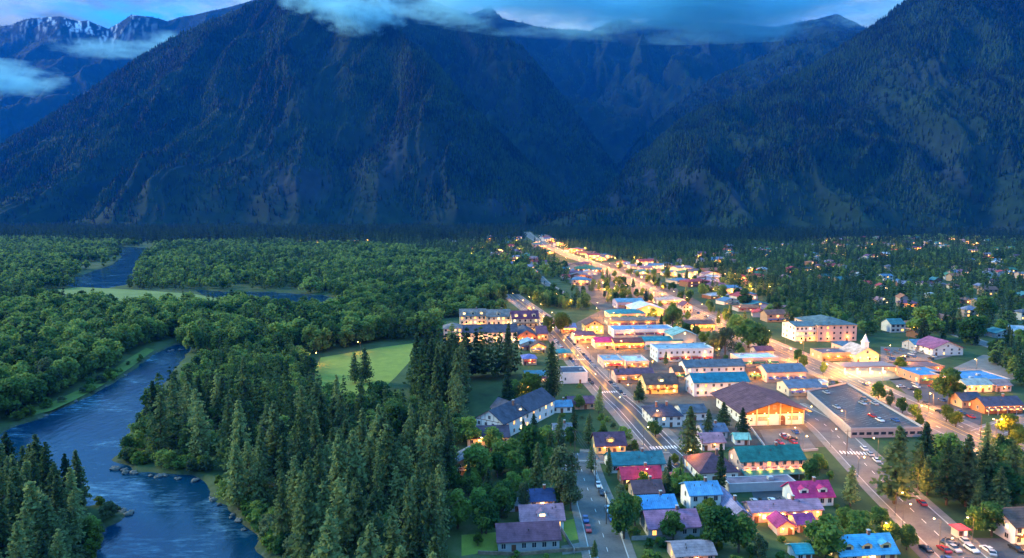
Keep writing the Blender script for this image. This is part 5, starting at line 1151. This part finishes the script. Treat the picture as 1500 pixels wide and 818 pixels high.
# ------------------------------------------------------------------ trees in town: pixel of the trunk foot, height in pixels
for px, py, hp, kind, wd, where in (
 (1310,738,122,'fir',1.35,'right of the festival street, largest of the lower right'),(1386,740,104,'fir',1.0,'in the dark clump above the booth, left side'),(1414,742,110,'fir',1.0,'in the dark clump above the booth, middle'),(1440,736,92,'fir',1.1,'in the dark clump above the booth, right side'),(1358,726,62,'fir',1.3,'low between the big fir and the dark clump'),(1400,728,80,'fir',1.1,'at the back of the dark clump above the booth'),
 (1245,742,64,'pine',1.3,'lit from below beside the magenta roofed house'),(1010,674,82,'fir',1.15,'in front of the white slate roofed house'),(1036,642,44,'fir',1.1,'behind the blue grey roofed house'),(1055,722,76,'fir',.8,'narrow, at the crossing fence'),(806,590,92,'pine',.9,'twin pine behind the white warehouse, left stem'),(812,586,80,'pine',.9,'twin pine behind the white warehouse, right stem'),
 (877,606,42,'fir',1.0,'on the left kerb of the main street'),(818,648,44,'fir',1.1,'left of the side street top'),(840,632,40,'fir',1.1,'above the side street top'),(862,650,46,'fir',1.1,'between the side street and the cottage'),(892,697,44,'fir',.9,'below the purple roofed cottage, right one'),(866,692,40,'fir',1.1,'below the purple roofed cottage, left one'),(981,694,26,'fir',.9,'small, left of the yellow crossing lamp'),(998,692,24,'fir',.9,'small, right of the yellow crossing lamp'),
 (936,590,34,'fir',1.9,'squat, beside the pink shop wall'),(786,728,84,'fir',1.1,'dark, behind the tall birch'),(768,646,34,'fir',1.2,'in front of the right wing of the inn'),(782,640,36,'fir',1.1,'right of the inn gable'),(1088,640,44,'fir',1.2,'at the festival hall corner'),(1060,628,40,'fir',1.4,'between the teal hotel and the festival hall'),(870,822,34,'fir',1.0,'small, at the near end of the side street'),(1068,472,26,'fir',.7,'slim, beside the amber restaurant'),(1052,476,26,'fir',.7,'slim, left of the highway trees'),(1350,505,40,'fir',1.3,'beside the blue roofed wing'),
 (905,560,20,'fir',1.0,'small, before the blue flat roofed shop'),(975,535,20,'fir',1.2,'small, in front of the pale blue shop row'),(742,612,74,'fir',1.0,'left of the inn, at the front of the grove'),(672,632,86,'pine',1.1,'pale pine left of the inn annexe'),(536,560,52,'fir',1.0,'right one of the pair on the lawn edge'),(520,562,46,'fir',1.0,'left one of the pair on the lawn edge'),
 (822,742,96,'willow',1.0,'tall and pale beside the side street'),(836,748,60,'willow',1.0,'drooping over the side street kerb'),(776,694,72,'broad',1.0,'large, behind the dark fir and birch'),(712,782,56,'broad',1.0,'round, on the lawn of the long white house'),(738,748,44,'broad',1.0,'behind the round lawn tree'),(768,748,46,'willow',.9,'pale, behind the dark blue roofed house'),(700,700,50,'broad',1.2,'right of the brown cabin'),(735,690,45,'broad',1.2,'between the cabin and the dark fir'),(688,650,40,'broad',1.2,'hiding the annexe of the inn'),(720,660,34,'broad',1.4,'in front of the inn annexe'),(650,700,60,'broad',1.0,'left of the brown cabin'),(700,800,20,'lime',1.0,'lime bush beside the lawn'),
 (914,790,70,'broad',.9,'right of the lower side street'),(930,770,46,'broad',.9,'beside the bright blue roof'),(908,740,34,'willow',.9,'at the upper side street fence'),(986,794,46,'broad',1.0,'round, before the mauve gabled house'),(1050,806,66,'broad',1.1,'large, in front of the tall white house'),(1082,810,62,'broad',1.1,'dark, left of the motel terrace'),(1110,824,44,'willow',1.1,'olive, at the bottom below the motel'),(1030,768,30,'broad',1.2,'below the tall white house'),(1210,818,66,'broad',1.2,'left of the sky blue roof'),(1258,796,50,'broad',1.2,'behind the sky blue roof'),(1236,780,40,'broad',1.0,'below the magenta roofed house'),(1302,802,40,'broad',1.1,'right of the sky blue roof'),(1328,806,40,'broad',1.0,'beside the festival street, nearest the bottom'),(1290,778,36,'broad',1.2,'around the lower festival street lamp'),(1190,706,34,'broad',1.1,'at the right end of the green motel'),(1200,690,26,'broad',1.1,'behind the right end of the green motel'),
 (1464,742,66,'broad',1.1,'right of the dark clump'),(1468,700,48,'broad',1.0,'right of the dark clump, farther back'),(1452,786,50,'broad',1.2,'behind the bottom right car park'),(1490,700,40,'broad',1.0,'at the right edge above the inn'),(1424,780,40,'broad',1.2,'behind the booth'),(1390,592,52,'broad',1.0,'round, alone between the blue stores'),(1386,618,26,'lime',1.0,'yellow lime, left of a pair in the blue car park'),(1400,626,24,'lime',1.1,'yellow lime, right of a pair in the blue car park'),
 (1286,588,28,'broad',.9,'first in the highway verge row'),(1302,598,28,'willow',.9,'second in the highway verge row'),(1322,606,24,'broad',.9,'third in the highway verge row'),(1340,612,20,'broad',1.1,'fourth in the highway verge row'),(1345,626,20,'lime',.9,'by the highway kerb below the verge row'),(1345,590,20,'broad',.9,'at the car park kerb'),(1168,532,20,'broad',.9,'left of a pair on the highway verge'),(1178,540,20,'broad',.9,'right of a pair on the highway verge'),(1205,548,18,'broad',.8,'small, on the highway verge by the brown store'),
 (1062,522,44,'willow',1.3,'grey green, above the pale blue shop row'),(1044,524,40,'willow',1.1,'grey green, left of the shop row lamp'),(1096,510,42,'broad',1.2,'dark, right of the grey green tree'),(1110,516,42,'broad',1.1,'dark, beside the highway bend'),(1080,498,36,'broad',1.1,'dark, behind the grey green tree'),(985,484,34,'broad',1.1,'round street tree in the shop quarter'),(1090,450,26,'broad',1.0,'by the highway above the shop quarter'),(1060,440,22,'broad',1.1,'by the red lit chalets'),(1028,436,20,'broad',1.1,'before the red lit chalets'),(1128,466,20,'broad',1.1,'left of the stepped hotel'),(822,488,30,'lime',1.3,'bright green, behind the street top'),(806,490,26,'lime',1.1,'bright green, at the hotel side hall'),
 (778,592,46,'lime',1.0,'yellow lit, right of the inn'),(752,590,34,'broad',1.2,'behind the right wing of the inn'),(884,648,26,'lime',1.0,'yellow green, behind the cottage'),(912,652,28,'broad',1.2,'right of the purple roofed cottage'),(928,662,18,'lime',1.0,'lamp lit bush beside the cottage'),(940,720,30,'lime',.9,'glowing yellow over the red roof'),(988,680,16,'lime',1.0,'glowing at the crossing'),(800,660,36,'broad',1.1,'behind the small white house'),(752,700,40,'broad',1.1,'left of the dark fir'),(960,640,24,'broad',1.2,'below the white slate roofed house'),(1012,722,16,'broad',1.5,'behind the tall white house'),(848,600,22,'broad',1.1,'between the warehouse and the mauve roof'),
 (1355,496,46,'broad',1.3,'large, behind the blue roofed wing'),(1424,505,42,'broad',1.3,'large, right of the white gabled house'),(1440,470,36,'broad',1.2,'right side above the lawn'),(1316,545,22,'lime',1.2,'lime lit, beside the fuel canopy'),(1230,476,20,'broad',1.2,'behind the large pale hotel'),(1478,640,34,'lime',1.3,'amber lit, below the orange motel'),(1490,655,26,'lime',1.2,'amber lit, at the right edge'),(1462,655,20,'lime',1.1,'amber lit bush left of the right edge'),(1180,716,14,'broad',1.4,'at the carport end')):
    p = at(px, py); d_ = p.y; tree(kind, p.x, p.y, hp*d_/1000*1.03, where, wd, look='own')
HAZE_TOP = max(max(v[2] for v in o.bound_box) for o in bpy.data.objects if 'mountain' in o.name)+8.0

# ------------------------------------------------------------------ shrubs and small street trees
SHR = []
for k, (c1, mt_) in enumerate(((0, M_BRO), (1, M_BRO), (2, M_YEL), (3, M_SIL))):
    P = broad_cloud(800+k, 2.0, 1.25, 9, 420, .26, .8, .1); SHR.append(big_mesh('shrub', *P, mt_))
def near_name(x, y):
    best = min(BLD, key=lambda b_: (b_[0].location.x-x)**2+(b_[0].location.y+4-y)**2); return best
cnt = {}
def free(x, y, g=1.6):
    X_, Y_ = np.array([x]), np.array([y])
    for kp in KEEP:
        if len(kp) == 4 or len(kp) > 20:
            if inside(X_, Y_, kp)[0]: return False
            if len(kp) == 4 and dist_poly(X_, Y_, kp)[0] < g: return False
    return True
SHZ = [([(690,700),(835,700),(868,800),(860,830),(690,830)], 34), ([(905,700),(1000,705),(1075,770),(1230,820),(1240,840),(925,840)], 80), ([(1235,660),(1290,690),(1400,770),(1500,780),(1520,690),(1400,672),(1300,662)], 46), ([(700,640),(840,560),(880,600),(960,665),(850,665),(750,690)], 40), ([(1195,660),(1275,760),(1230,770),(1200,700)], 14), ([(1215,555),(1250,565),(1385,655),(1370,660),(1240,580)], 26)]
for poly, n in SHZ:
    n = int(n*.62)
    P = np.array(wpoly(poly)); a0, a1 = P.min(0), P.max(0); k = 0; tr_ = 0
    while k < n and tr_ < n*40:
        tr_ += 1; x, y = rf.uniform(a0[0], a1[0]), rf.uniform(a0[1], a1[1])
        if not inside(np.array([x]), np.array([y]), P)[0] or not free(x, y): continue
        o = link('shrub', rf.choice(SHR), None, (x, y, 0), rf.uniform(0, 6)); s = rf.uniform(.6, 1.7); o.scale = (s*rf.uniform(.9, 1.3), s, s*rf.uniform(.7, 1.1)); k += 1
        b_ = near_name(x, y); key = b_[0].name
        o['category'] = 'shrub'; o['group'] = 'shrubs in the gardens'; cnt.setdefault(key, []).append((o, b_))
for key, lst in cnt.items():
    lst.sort(key=lambda q_: pix(q_[0].location)[0])
    for k, (o, b_) in enumerate(lst):
        wd = b_[1].split()
        ref = ' '.join(wd[:7]); 
        for stop in ('with', 'in', 'at', 'by', 'beside', 'behind', 'and', 'left', 'right', 'between', 'on', 'of', 'the'):
            while ref.split()[-1] in (stop, 'the', 'a', 'of'): ref = ' '.join(ref.split()[:-1])
        o['label'] = f'{"first" if k == 0 else ORD[k]} shrub from left around the {ref}' if len(lst) > 1 else f'lone shrub near the {ref}'
# bushes along the water's edge
BK = [('grassy far left bank', [(60,618),(110,596),(150,576),(190,551),(228,524)], 40, -3, 13), ('point in the river bend', [(158,676),(190,684),(255,690),(296,700)], 38, 2.5, 7), ('shaded right bank', [(300,706),(330,742),(372,786),(384,818)], 36, 2.5, 6), ('near left bank', [(60,722),(118,744),(152,785),(146,840)], 20, -2.5, 6), ('left edge of the upper river', [(115,412),(165,392),(182,368)], 10, -6, 20)]
for where, line, n, o0, o1 in BK:
    pth = spline([at(*p) for p in line]); L0 = length(pth); lst = []
    for k in range(n):
        p, d = along(pth, rf.uniform(0, L0)); nn = Vector((d.y, -d.x)); q_ = p+nn*(rf.uniform(abs(o0), o1)*(1 if o0 > 0 else -1))
        sd_ = river_sd(np.array([q_.x]), np.array([q_.y]))[0]
        if sd_ < 2.2: q_ = p-nn*(rf.uniform(abs(o0), o1)*(1 if o0 > 0 else -1)); sd_ = river_sd(np.array([q_.x]), np.array([q_.y]))[0]
        if sd_ < 2.2: continue
        o = link('shrub', rf.choice(SHR), None, (q_.x, q_.y, -.2), rf.uniform(0, 6)); s = rf.uniform(1.2, 2.8)*(1.6 if p.y > 800 else 1); o.scale = (s*1.2, s, s); lst.append(o)
    lst.sort(key=lambda o: pix(o.location)[0])
    for k, o in enumerate(lst): o['category'] = 'shrub'; o['group'] = 'riverside shrubs'; o['label'] = f'{"first" if k == 0 else ORD[k]} waterside shrub from the left on the {where}'
# small trees along the streets of the shop quarter and yards
cnt = {}
STZ = [([(840,440),(905,452),(1000,500),(1110,560),(1150,560),(1150,508),(1060,462),(985,420),(900,392)], 115, (5, 11), 'the shop quarter'), ([(905,392),(1000,380),(1150,420),(1160,470),(1060,432)], 58, (7, 13), 'the red roofed quarter'), ([(700,690),(835,690),(840,770),(700,760)], 16, (6, 11), 'the lower left gardens'), ([(640,700),(690,690),(700,760),(720,790),(680,810),(640,790)], 14, (7, 13), 'grove by the long white house'), ([(905,700),(1000,705),(1060,760),(930,780)], 16, (4, 8), 'the gardens below the crossing'), ([(1270,680),(1400,765),(1500,770),(1510,690),(1400,672)], 24, (9, 17), 'the dark belt above the booth'), ([(800,590),(850,660),(760,690),(740,660)], 10, (6, 10), 'the gardens right of the inn'), ([(1270,470),(1400,500),(1440,520),(1500,520),(1500,490),(1350,470)], 34, (7, 13), 'yards by the white gabled house')]
for poly, n, hh, where in STZ:
    P = np.array(wpoly(poly)); a0, a1 = P.min(0), P.max(0); k = 0; tr_ = 0
    while k < n and tr_ < n*40:
        tr_ += 1; x, y = rf.uniform(a0[0], a1[0]), rf.uniform(a0[1], a1[1])
        if not inside(np.array([x]), np.array([y]), P)[0] or not free(x, y, 3.0): continue
        kd = rf.choice(['fir']*5+['broad']*2 if 'dark belt' in where else ['broad']*6+['fir', 'fir', 'willow', 'lime']); tree(kd, x, y, rf.uniform(*hh)*(1.4 if kd == 'fir' else 1), where, rf.uniform(.9, 1.15)); k += 1

# ------------------------------------------------------------------ woods
for pts in ([(70,425),(118,421),(200,425),(285,431),(335,440),(325,458),(250,458),(170,455),(95,452),(60,438)],
            [(474,532),(500,523),(530,519),(560,511),(590,509),(602,516),(590,530),(576,546),(540,556),(515,572),(482,566)]):
    KEEP.append(wpoly(pts))
WOODS = [  # where, polygon on the ground (photo pixels), spacing, share of conifers, conifer kind weights, heights
 ('near left bank forest', [(-330,712),(0,712),(62,728),(118,748),(142,775),(135,830),(125,900),(100,1000),(-420,1000)], 7.2, 0.93, 0.5, (20,29), (9,13)),
 ('right bank forest below the bend', [(300,712),(330,738),(362,768),(388,800),(398,860),(412,1000),(700,1000),(690,880),(668,815),(672,770),(640,735),(560,715),(420,700)], 7.4, 0.86, 0.7, (19,31), (9,14)),
 ('forest inside the river bend', [(175,682),(215,690),(285,697),(420,700),(560,715),(650,735),(662,712),(640,680),(560,655),(470,622),(420,600),(330,596),(262,590),(218,605),(192,640)], 7.6, 0.72, 0.6, (17,29), (9,14)),
 ('grove beside the slate inn', [(600,585),(640,606),(680,612),(700,596),(762,575),(770,552),(735,545),(680,548),(610,560)], 6.6, 0.97, 0.4, (25,33), (10,13)),
 ('woods west of the lawn', [(262,560),(300,590),(420,600),(480,615),(560,640),(640,668),(680,664),(684,640),(640,615),(590,598),(545,588),(500,596),(460,585),(458,545),(440,520),(360,525),(300,540)], 8.0, 0.40, 0.4, (13,22), (8,13)),
]
FAR = [
 ('b', [(265,512),(300,520),(360,525),(440,520),(465,520),(520,507),(606,498),(640,502),(655,500),(640,482),(560,470),(500,465),(430,468),(390,462),(350,452),(310,458),(270,480)], 8.0, (12,21)),
 ('b', [(-120,640),(20,615),(60,592),(110,566),(160,540),(205,508),(240,500),(262,490),(300,462),(330,450),(250,448),(150,446),(60,442),(-150,446)], 8.5, (12,21)),
 ('b', [(-250,446),(60,440),(60,430),(100,420),(105,402),(165,388),(182,364),(150,356),(60,352),(-200,352)], 11, (11,17)),
 ('b', [(214,366),(240,358),(330,358),(520,362),(660,372),(760,388),(800,402),(770,430),(690,412),(560,415),(500,432),(400,423),(330,420),(290,418),(215,406),(205,385)], 11, (11,17)),
 ('b', [(505,440),(460,428),(440,418),(560,400),(690,414),(790,428),(800,448),(786,460),(640,470),(560,466),(510,458)], 9, (11,17)),
 ('b', [(790,430),(860,428),(900,440),(890,452),(860,455),(800,452)], 9, (9,14)),
 ('b', [(206,388),(216,370),(345,421),(325,427),(235,425),(188,424)], 9, (8,14)),
 ('c', [(800,364),(905,386),(1000,373),(1190,353),(1000,350),(800,346)], 15, (14,24)),
 ('c', [(-300,352),(330,360),(560,362),(760,352),(780,345),(820,356),(1000,360),(1100,352),(1500,348),(1800,350),(1800,326),(1300,329),(900,331),(400,331),(-400,331)], 15, (13,34)),
 ('m', [(905,385),(1000,372),(1180,352),(1520,348),(1560,352),(1700,420),(1620,500),(1560,520),(1440,520),(1400,505),(1290,490),(1260,500),(1150,480),(1060,440),(960,400)], 11.5, (7,12)),
 ('m', [(560,366),(700,350),(766,350),(772,372),(830,400),(880,425),(905,440),(860,428),(800,405),(760,388),(660,374)], 12, (8,13)),
 ('m', [(1440,530),(1475,520),(1560,510),(1560,580),(1490,572)], 7, (8,12)),
]
cand = []
for where, poly, sp, cf, pf, hc, hb in WOODS:
    x, y = field(poly, sp)
    P = np.array(wpoly(poly)); edge = dist_poly(x, y, P); rv = river_sd(x, y)
    for a, b, e, r_ in zip(x, y, edge, rv):
        con = random.random() < (cf if r_ > 7 else cf*0.25)
        if con: cand.append((a, b, 'pine' if random.random() < pf else 'fir', random.uniform(*hc)*(0.8 if r_ < 10 else 1), where))
        else: cand.append((a, b, random.choice(['broad']*5+['willow', 'lime']) if r_ > 7 else random.choice(['broad', 'lime', 'broad', 'willow']), random.uniform(*hb)*(0.55 if r_ < 7 else 1), where))
fb, fc = [], []
# yards and lanes: no trees just in front of the far houses
for o_, lb_, nm_ in BLD:
    if o_.location.y > 420:
        x_, y_ = o_.location.x, o_.location.y; r_ = min(40, 16+y_*.011); dx_ = x_/y_
        KEEP.append([(x_-9, y_+2), (x_+9, y_+2), (x_+10-dx_*r_, y_-r_), (x_-10-dx_*r_, y_-r_)])
for typ, poly, sp, hh in FAR:
    x, y = field(poly, sp)
    for a, b, k in zip(x, y, fbm(x/90, y/90, 5, 3)):
        if typ == 'b' and k < .27: continue
        con = typ == 'c' or (typ == 'm' and random.random() < 0.42+0.9*(k-0.3)) or (typ == 'b' and random.random() < (0.5 if k > .56 else .08))
        (fc if con else fb).append((a, b, random.uniform(*hh)*(1.25 if con and typ == 'b' else 1.8 if con and typ == 'm' else 1)))
# the nearest go in as trees of their own, the rest as one object each
N_CON = 300 - sum(1 for q in TREES if q[1] in ('fir', 'pine')); N_BRO = 298 - sum(1 for q in TREES if q[1] not in ('fir', 'pine'))
def seen_size(c):
    px, py = pix((c[0], c[1], c[3]*0.7)); 
    if not (-40 < px < 1540): return 0
    if pix((c[0], c[1], c[3]))[1] > 815: return 0
    return c[3]/c[1]
con = sorted([c for c in cand if c[2] in ('fir', 'pine')], key=seen_size, reverse=True)
bro = sorted([c for c in cand if c[2] not in ('fir', 'pine')]+[(a, b, random.choice(['broad']*8+['willow', 'willow', 'lime']), h, 'WOOD') for a, b, h in fb], key=seen_size, reverse=True)
print('tree candidates', len(con), len(bro), 'far', len(fb), len(fc), 'indiv left', N_CON, N_BRO)
def wood_name(x, y):
    px, py = pix((x, y, 0))
    if px < 330 and py > 440: return 'woods left of the river bend'
    if py > 462 and px < 660: return 'woods between river pool and lawn'
    if px > 1000: return 'neighbourhood east of the highway'
    return 'woods beyond the big hotel'
for c in con[:N_CON]: tree(c[2], c[0], c[1], c[3], c[4], random.uniform(0.85, 1.2))
for c in bro[:max(0, N_BRO)]: tree(c[2], c[0], c[1], c[3], c[4] if c[4] != 'WOOD' else wood_name(c[0], c[1]), random.uniform(0.9, 1.25))
for px, py, hp in ((158,452,22),(145,454,18),(183,455,22),(215,457,16),(250,455,14),(120,450,18)):
    p = at(px, py); con.append((p.x, p.y, 'fir', hp*p.y/1000, 'X'))
rc = con[N_CON:]; rb = bro[max(0, N_BRO):]
def far_scatter(name, lst, protos, mat, label, w=(0.9, 1.3)):
    a = np.array(lst); n = len(a)
    pos = np.stack([a[:, 0], a[:, 1], np.full(n, -0.3)], 1)
    tint = np.clip(fbm(a[:, 0]*0.02, a[:, 1]*0.02, 8, 3)*0.6+rng.uniform(0, 0.6, n)-0.1, 0, 1)
    scatter(name, protos, pos, a[:, 2], rng.uniform(*w, n), mat, tint, label, 'forest')
nb = [(c[0], c[1], c[3]) for c in rb]
far_scatter('broadleaf_forest', [q for q in nb if q[1] >= 760], LOW_BRO, M_BROF, 'green broadleaf woods filling the valley floor along the river')
far_scatter('riverside_forest', [q for q in nb if q[1] < 760], LOW_BRO2, M_BROF, 'green cottonwood woods on both sides of the river bend')
far_scatter('foothill_forest', [q for q in fc if q[1] > 1700], LOW_CON, M_FOOT, 'dark conifer belt along the foot of the mountains', (0.8, 1.2))
far_scatter('conifer_forest', [q for q in fc if q[1] <= 1700]+[(c[0], c[1], c[3]) for c in rc], LOW_CON, M_CONF, 'dark conifers filling the valley behind the town and beneath the mountains', (0.8, 1.2))

# ------------------------------------------------------------------ bank stones
def rock_mesh(seed):
    rr = np.random.default_rng(seed); b = MB(); b.ball((0, 0, 0), 1, 8, 5, 0.6)
    b.v = [tuple(np.array(p)*rr.uniform(0.75, 1.2)) for p in b.v]; return b.mesh('rock', paint((0.13, 0.13, 0.12), 0.9, 0.45, 1.0))
RM = [rock_mesh(k) for k in range(5)]
for (px0, py0, px1, py1, n, wh) in ((160,684,205,694,9,'wooded point in the river bend'),(215,695,295,704,9,'rocky bank below the river bend'),(310,728,372,786,8,'shaded right bank of the near reach'),(160,742,192,752,9,'small spit on the near left bank'),(60,614,190,548,6,'grassy far left bank'),(228,520,280,510,6,'gravel bar where the river comes into view')):
    for k in range(n):
        q = random.random(); p = at(px0+(px1-px0)*q+random.uniform(-5, 5), py0+(py1-py0)*q+random.uniform(-2, 2), -0.9)
        o = link('rock', random.choice(RM), None, p, random.uniform(0, 6)); s = random.uniform(0.5, 1.3); o.scale = (s*1.3, s, s)
        o['category'] = 'rock'; o['group'] = 'rocks on the '+wh; o['label'] = 'grey rock at the waterline of the '+wh

# ------------------------------------------------------------------ mist on the mountains
def mist(name, pxs, depth, thick, dens, seed, label, scale):
    """a lumpy cloud body hanging in front of a slope: pxs = (centre x, centre y, half width, half height)"""
    cx, cz_, rx, rz = pxs
    x, z = height_at(cx, cz_, depth); k = depth/FPX
    b = MB(); b.ball((0, 0, 0), 1.0, 24, 14)
    o = b.build(name, [], None, (x, depth, z)); o.scale = (rx*k, thick, rz*k)
    m = bpy.data.materials.new('mist_volume'); m.use_nodes = True; t = m.node_tree; t.nodes.clear()
    out = t.nodes.new('ShaderNodeOutputMaterial'); pv = t.nodes.new('ShaderNodeVolumePrincipled')
    tcn = node(t, 'ShaderNodeTexCoord'); mpn = node(t, 'ShaderNodeMapping'); mpn.inputs['Scale'].default_value = scale; mpn.inputs['Location'].default_value = (seed*3.1, seed*1.7, 0)
    t.links.new(tcn.outputs['Object'], mpn.inputs[0])
    nz_ = node(t, 'ShaderNodeTexNoise', Scale=1.0, Detail=8, Roughness=0.7); t.links.new(mpn.outputs[0], nz_.inputs['Vector'])
    nc = node(t, 'ShaderNodeMath', operation='MULTIPLY_ADD'); t.links.new(nz_.outputs['Fac'], nc.inputs[0]); nc.inputs[1].default_value = 1.9; nc.inputs[2].default_value = -0.42
    ln = node(t, 'ShaderNodeVectorMath', operation='LENGTH'); t.links.new(tcn.outputs['Object'], ln.inputs[0])
    sb = node(t, 'ShaderNodeMath', operation='MULTIPLY_ADD'); t.links.new(ln.outputs['Value'], sb.inputs[0]); sb.inputs[1].default_value = -0.55; t.links.new(nc.outputs[0], sb.inputs[2])
    rm = node(t, 'ShaderNodeMapRange'); rm.inputs['From Min'].default_value = 0.06; rm.inputs['From Max'].default_value = 0.46; rm.inputs['To Max'].default_value = dens*1.25; t.links.new(sb.outputs[0], rm.inputs['Value'])
    t.links.new(rm.outputs[0], pv.inputs['Density']); pv.inputs['Color'].default_value = (0.50, 0.92, 1.0, 1)
    t.links.new(pv.outputs[0], out.inputs['Volume']); o.data.materials.append(m)
    stuff(o, label, 'mist')
mist('mist', (980, -12, 440, 72), 5000, 380, 0.011, 1, 'bright blue mist bank hiding the canyon mountain summit', (2.2, 1.2, 1.3))
mist('mist', (660, 4, 120, 30), 4700, 220, 0.007, 2, 'ragged blue mist left of the summit mist bank', (2.0, 1.2, 1.4))
mist('mist', (470, -4, 70, 30), 4250, 180, 0.007, 3, 'blue mist over the central mountain summit', (1.8, 1.2, 1.5))
mist('mist', (530, 20, 72, 34), 4000, 180, 0.009, 7, 'slanting wisp of blue mist on the central mountain', (1.8, 1.2, 1.5))
mist('mist', (8, 116, 90, 28), 5000, 260, 0.005, 4, 'round blue mist patch at the left edge', (1.6, 1.2, 1.4))
mist('mist', (160, 72, 90, 14), 5050, 240, 0.003, 5, 'thin blue mist streak below the snowy peak', (2.2, 1.2, 1.4))
mist('mist', (250, 66, 80, 20), 5000, 240, 0.0032, 6, 'pale blue mist in the notch beside the central mountain', (2.0, 1.2, 1.4))

# ------------------------------------------------------------------ haze: one closed box round everything
b = MB(); b.box(-21000, 21000, -900, 14200, -5.0, HAZE_TOP)
m = bpy.data.materials.new('haze_air'); m.use_nodes = True; t = m.node_tree; t.nodes.clear()
out = t.nodes.new('ShaderNodeOutputMaterial'); pv = t.nodes.new('ShaderNodeVolumePrincipled')
pv.inputs['Density'].default_value = HAZE_DENSITY; pv.inputs['Color'].default_value = (*HAZE_COLOR, 1); pv.inputs['Anisotropy'].default_value = 0.0
t.links.new(pv.outputs[0], out.inputs['Volume'])
hz = b.build('haze', m); stuff(hz, 'blue dusk haze filling the whole valley', 'haze')

# ------------------------------------------------------------------ labels of the trees
KINDN = {'fir': 'dark green conifer', 'pine': 'tall open crowned pine', 'broad': 'green broadleaf tree', 'lime': 'yellow green broadleaf tree', 'willow': 'pale silvery broadleaf tree'}
pools = {}
for o, kind, h, where, look, group in TREES:
    if look == 'own':
        o['label'] = KINDN[kind]+' '+where; o['group'] = 'trees standing in the town'
    else: pools.setdefault(where, []).append((o, kind, h))
for where, lst in pools.items():
    hs = sorted(h for _, _, h in lst); sub = {}
    for o, kind, h in lst:
        q = hs.index(h)/max(1, len(hs)-1); size = 'very tall' if q > .8 else 'tall' if q > .5 else 'mid' if q > .25 else 'short'
        d = 'front' if o.location.y < np.percentile([a[0].location.y for a in lst], 33) else 'back' if o.location.y > np.percentile([a[0].location.y for a in lst], 66) else 'middle'
        sub.setdefault((kind, size, d), []).append(o)
    for (kind, size, d), os_ in sub.items():
        os_.sort(key=lambda o: pix(o.location)[0])
        for o in os_:
            kn = {'fir': 'dark conifer', 'pine': 'open pine', 'broad': 'green broadleaf', 'lime': 'lime broadleaf', 'willow': 'pale broadleaf'}[kind]
            n_ = os_.index(o); o['label'] = f'{size} {kn}, {d} of the {where}'+(f', {ORD[n_] if n_ else "first"} from left' if len(os_) > 1 else '')
            o['group'] = 'trees of the '+where
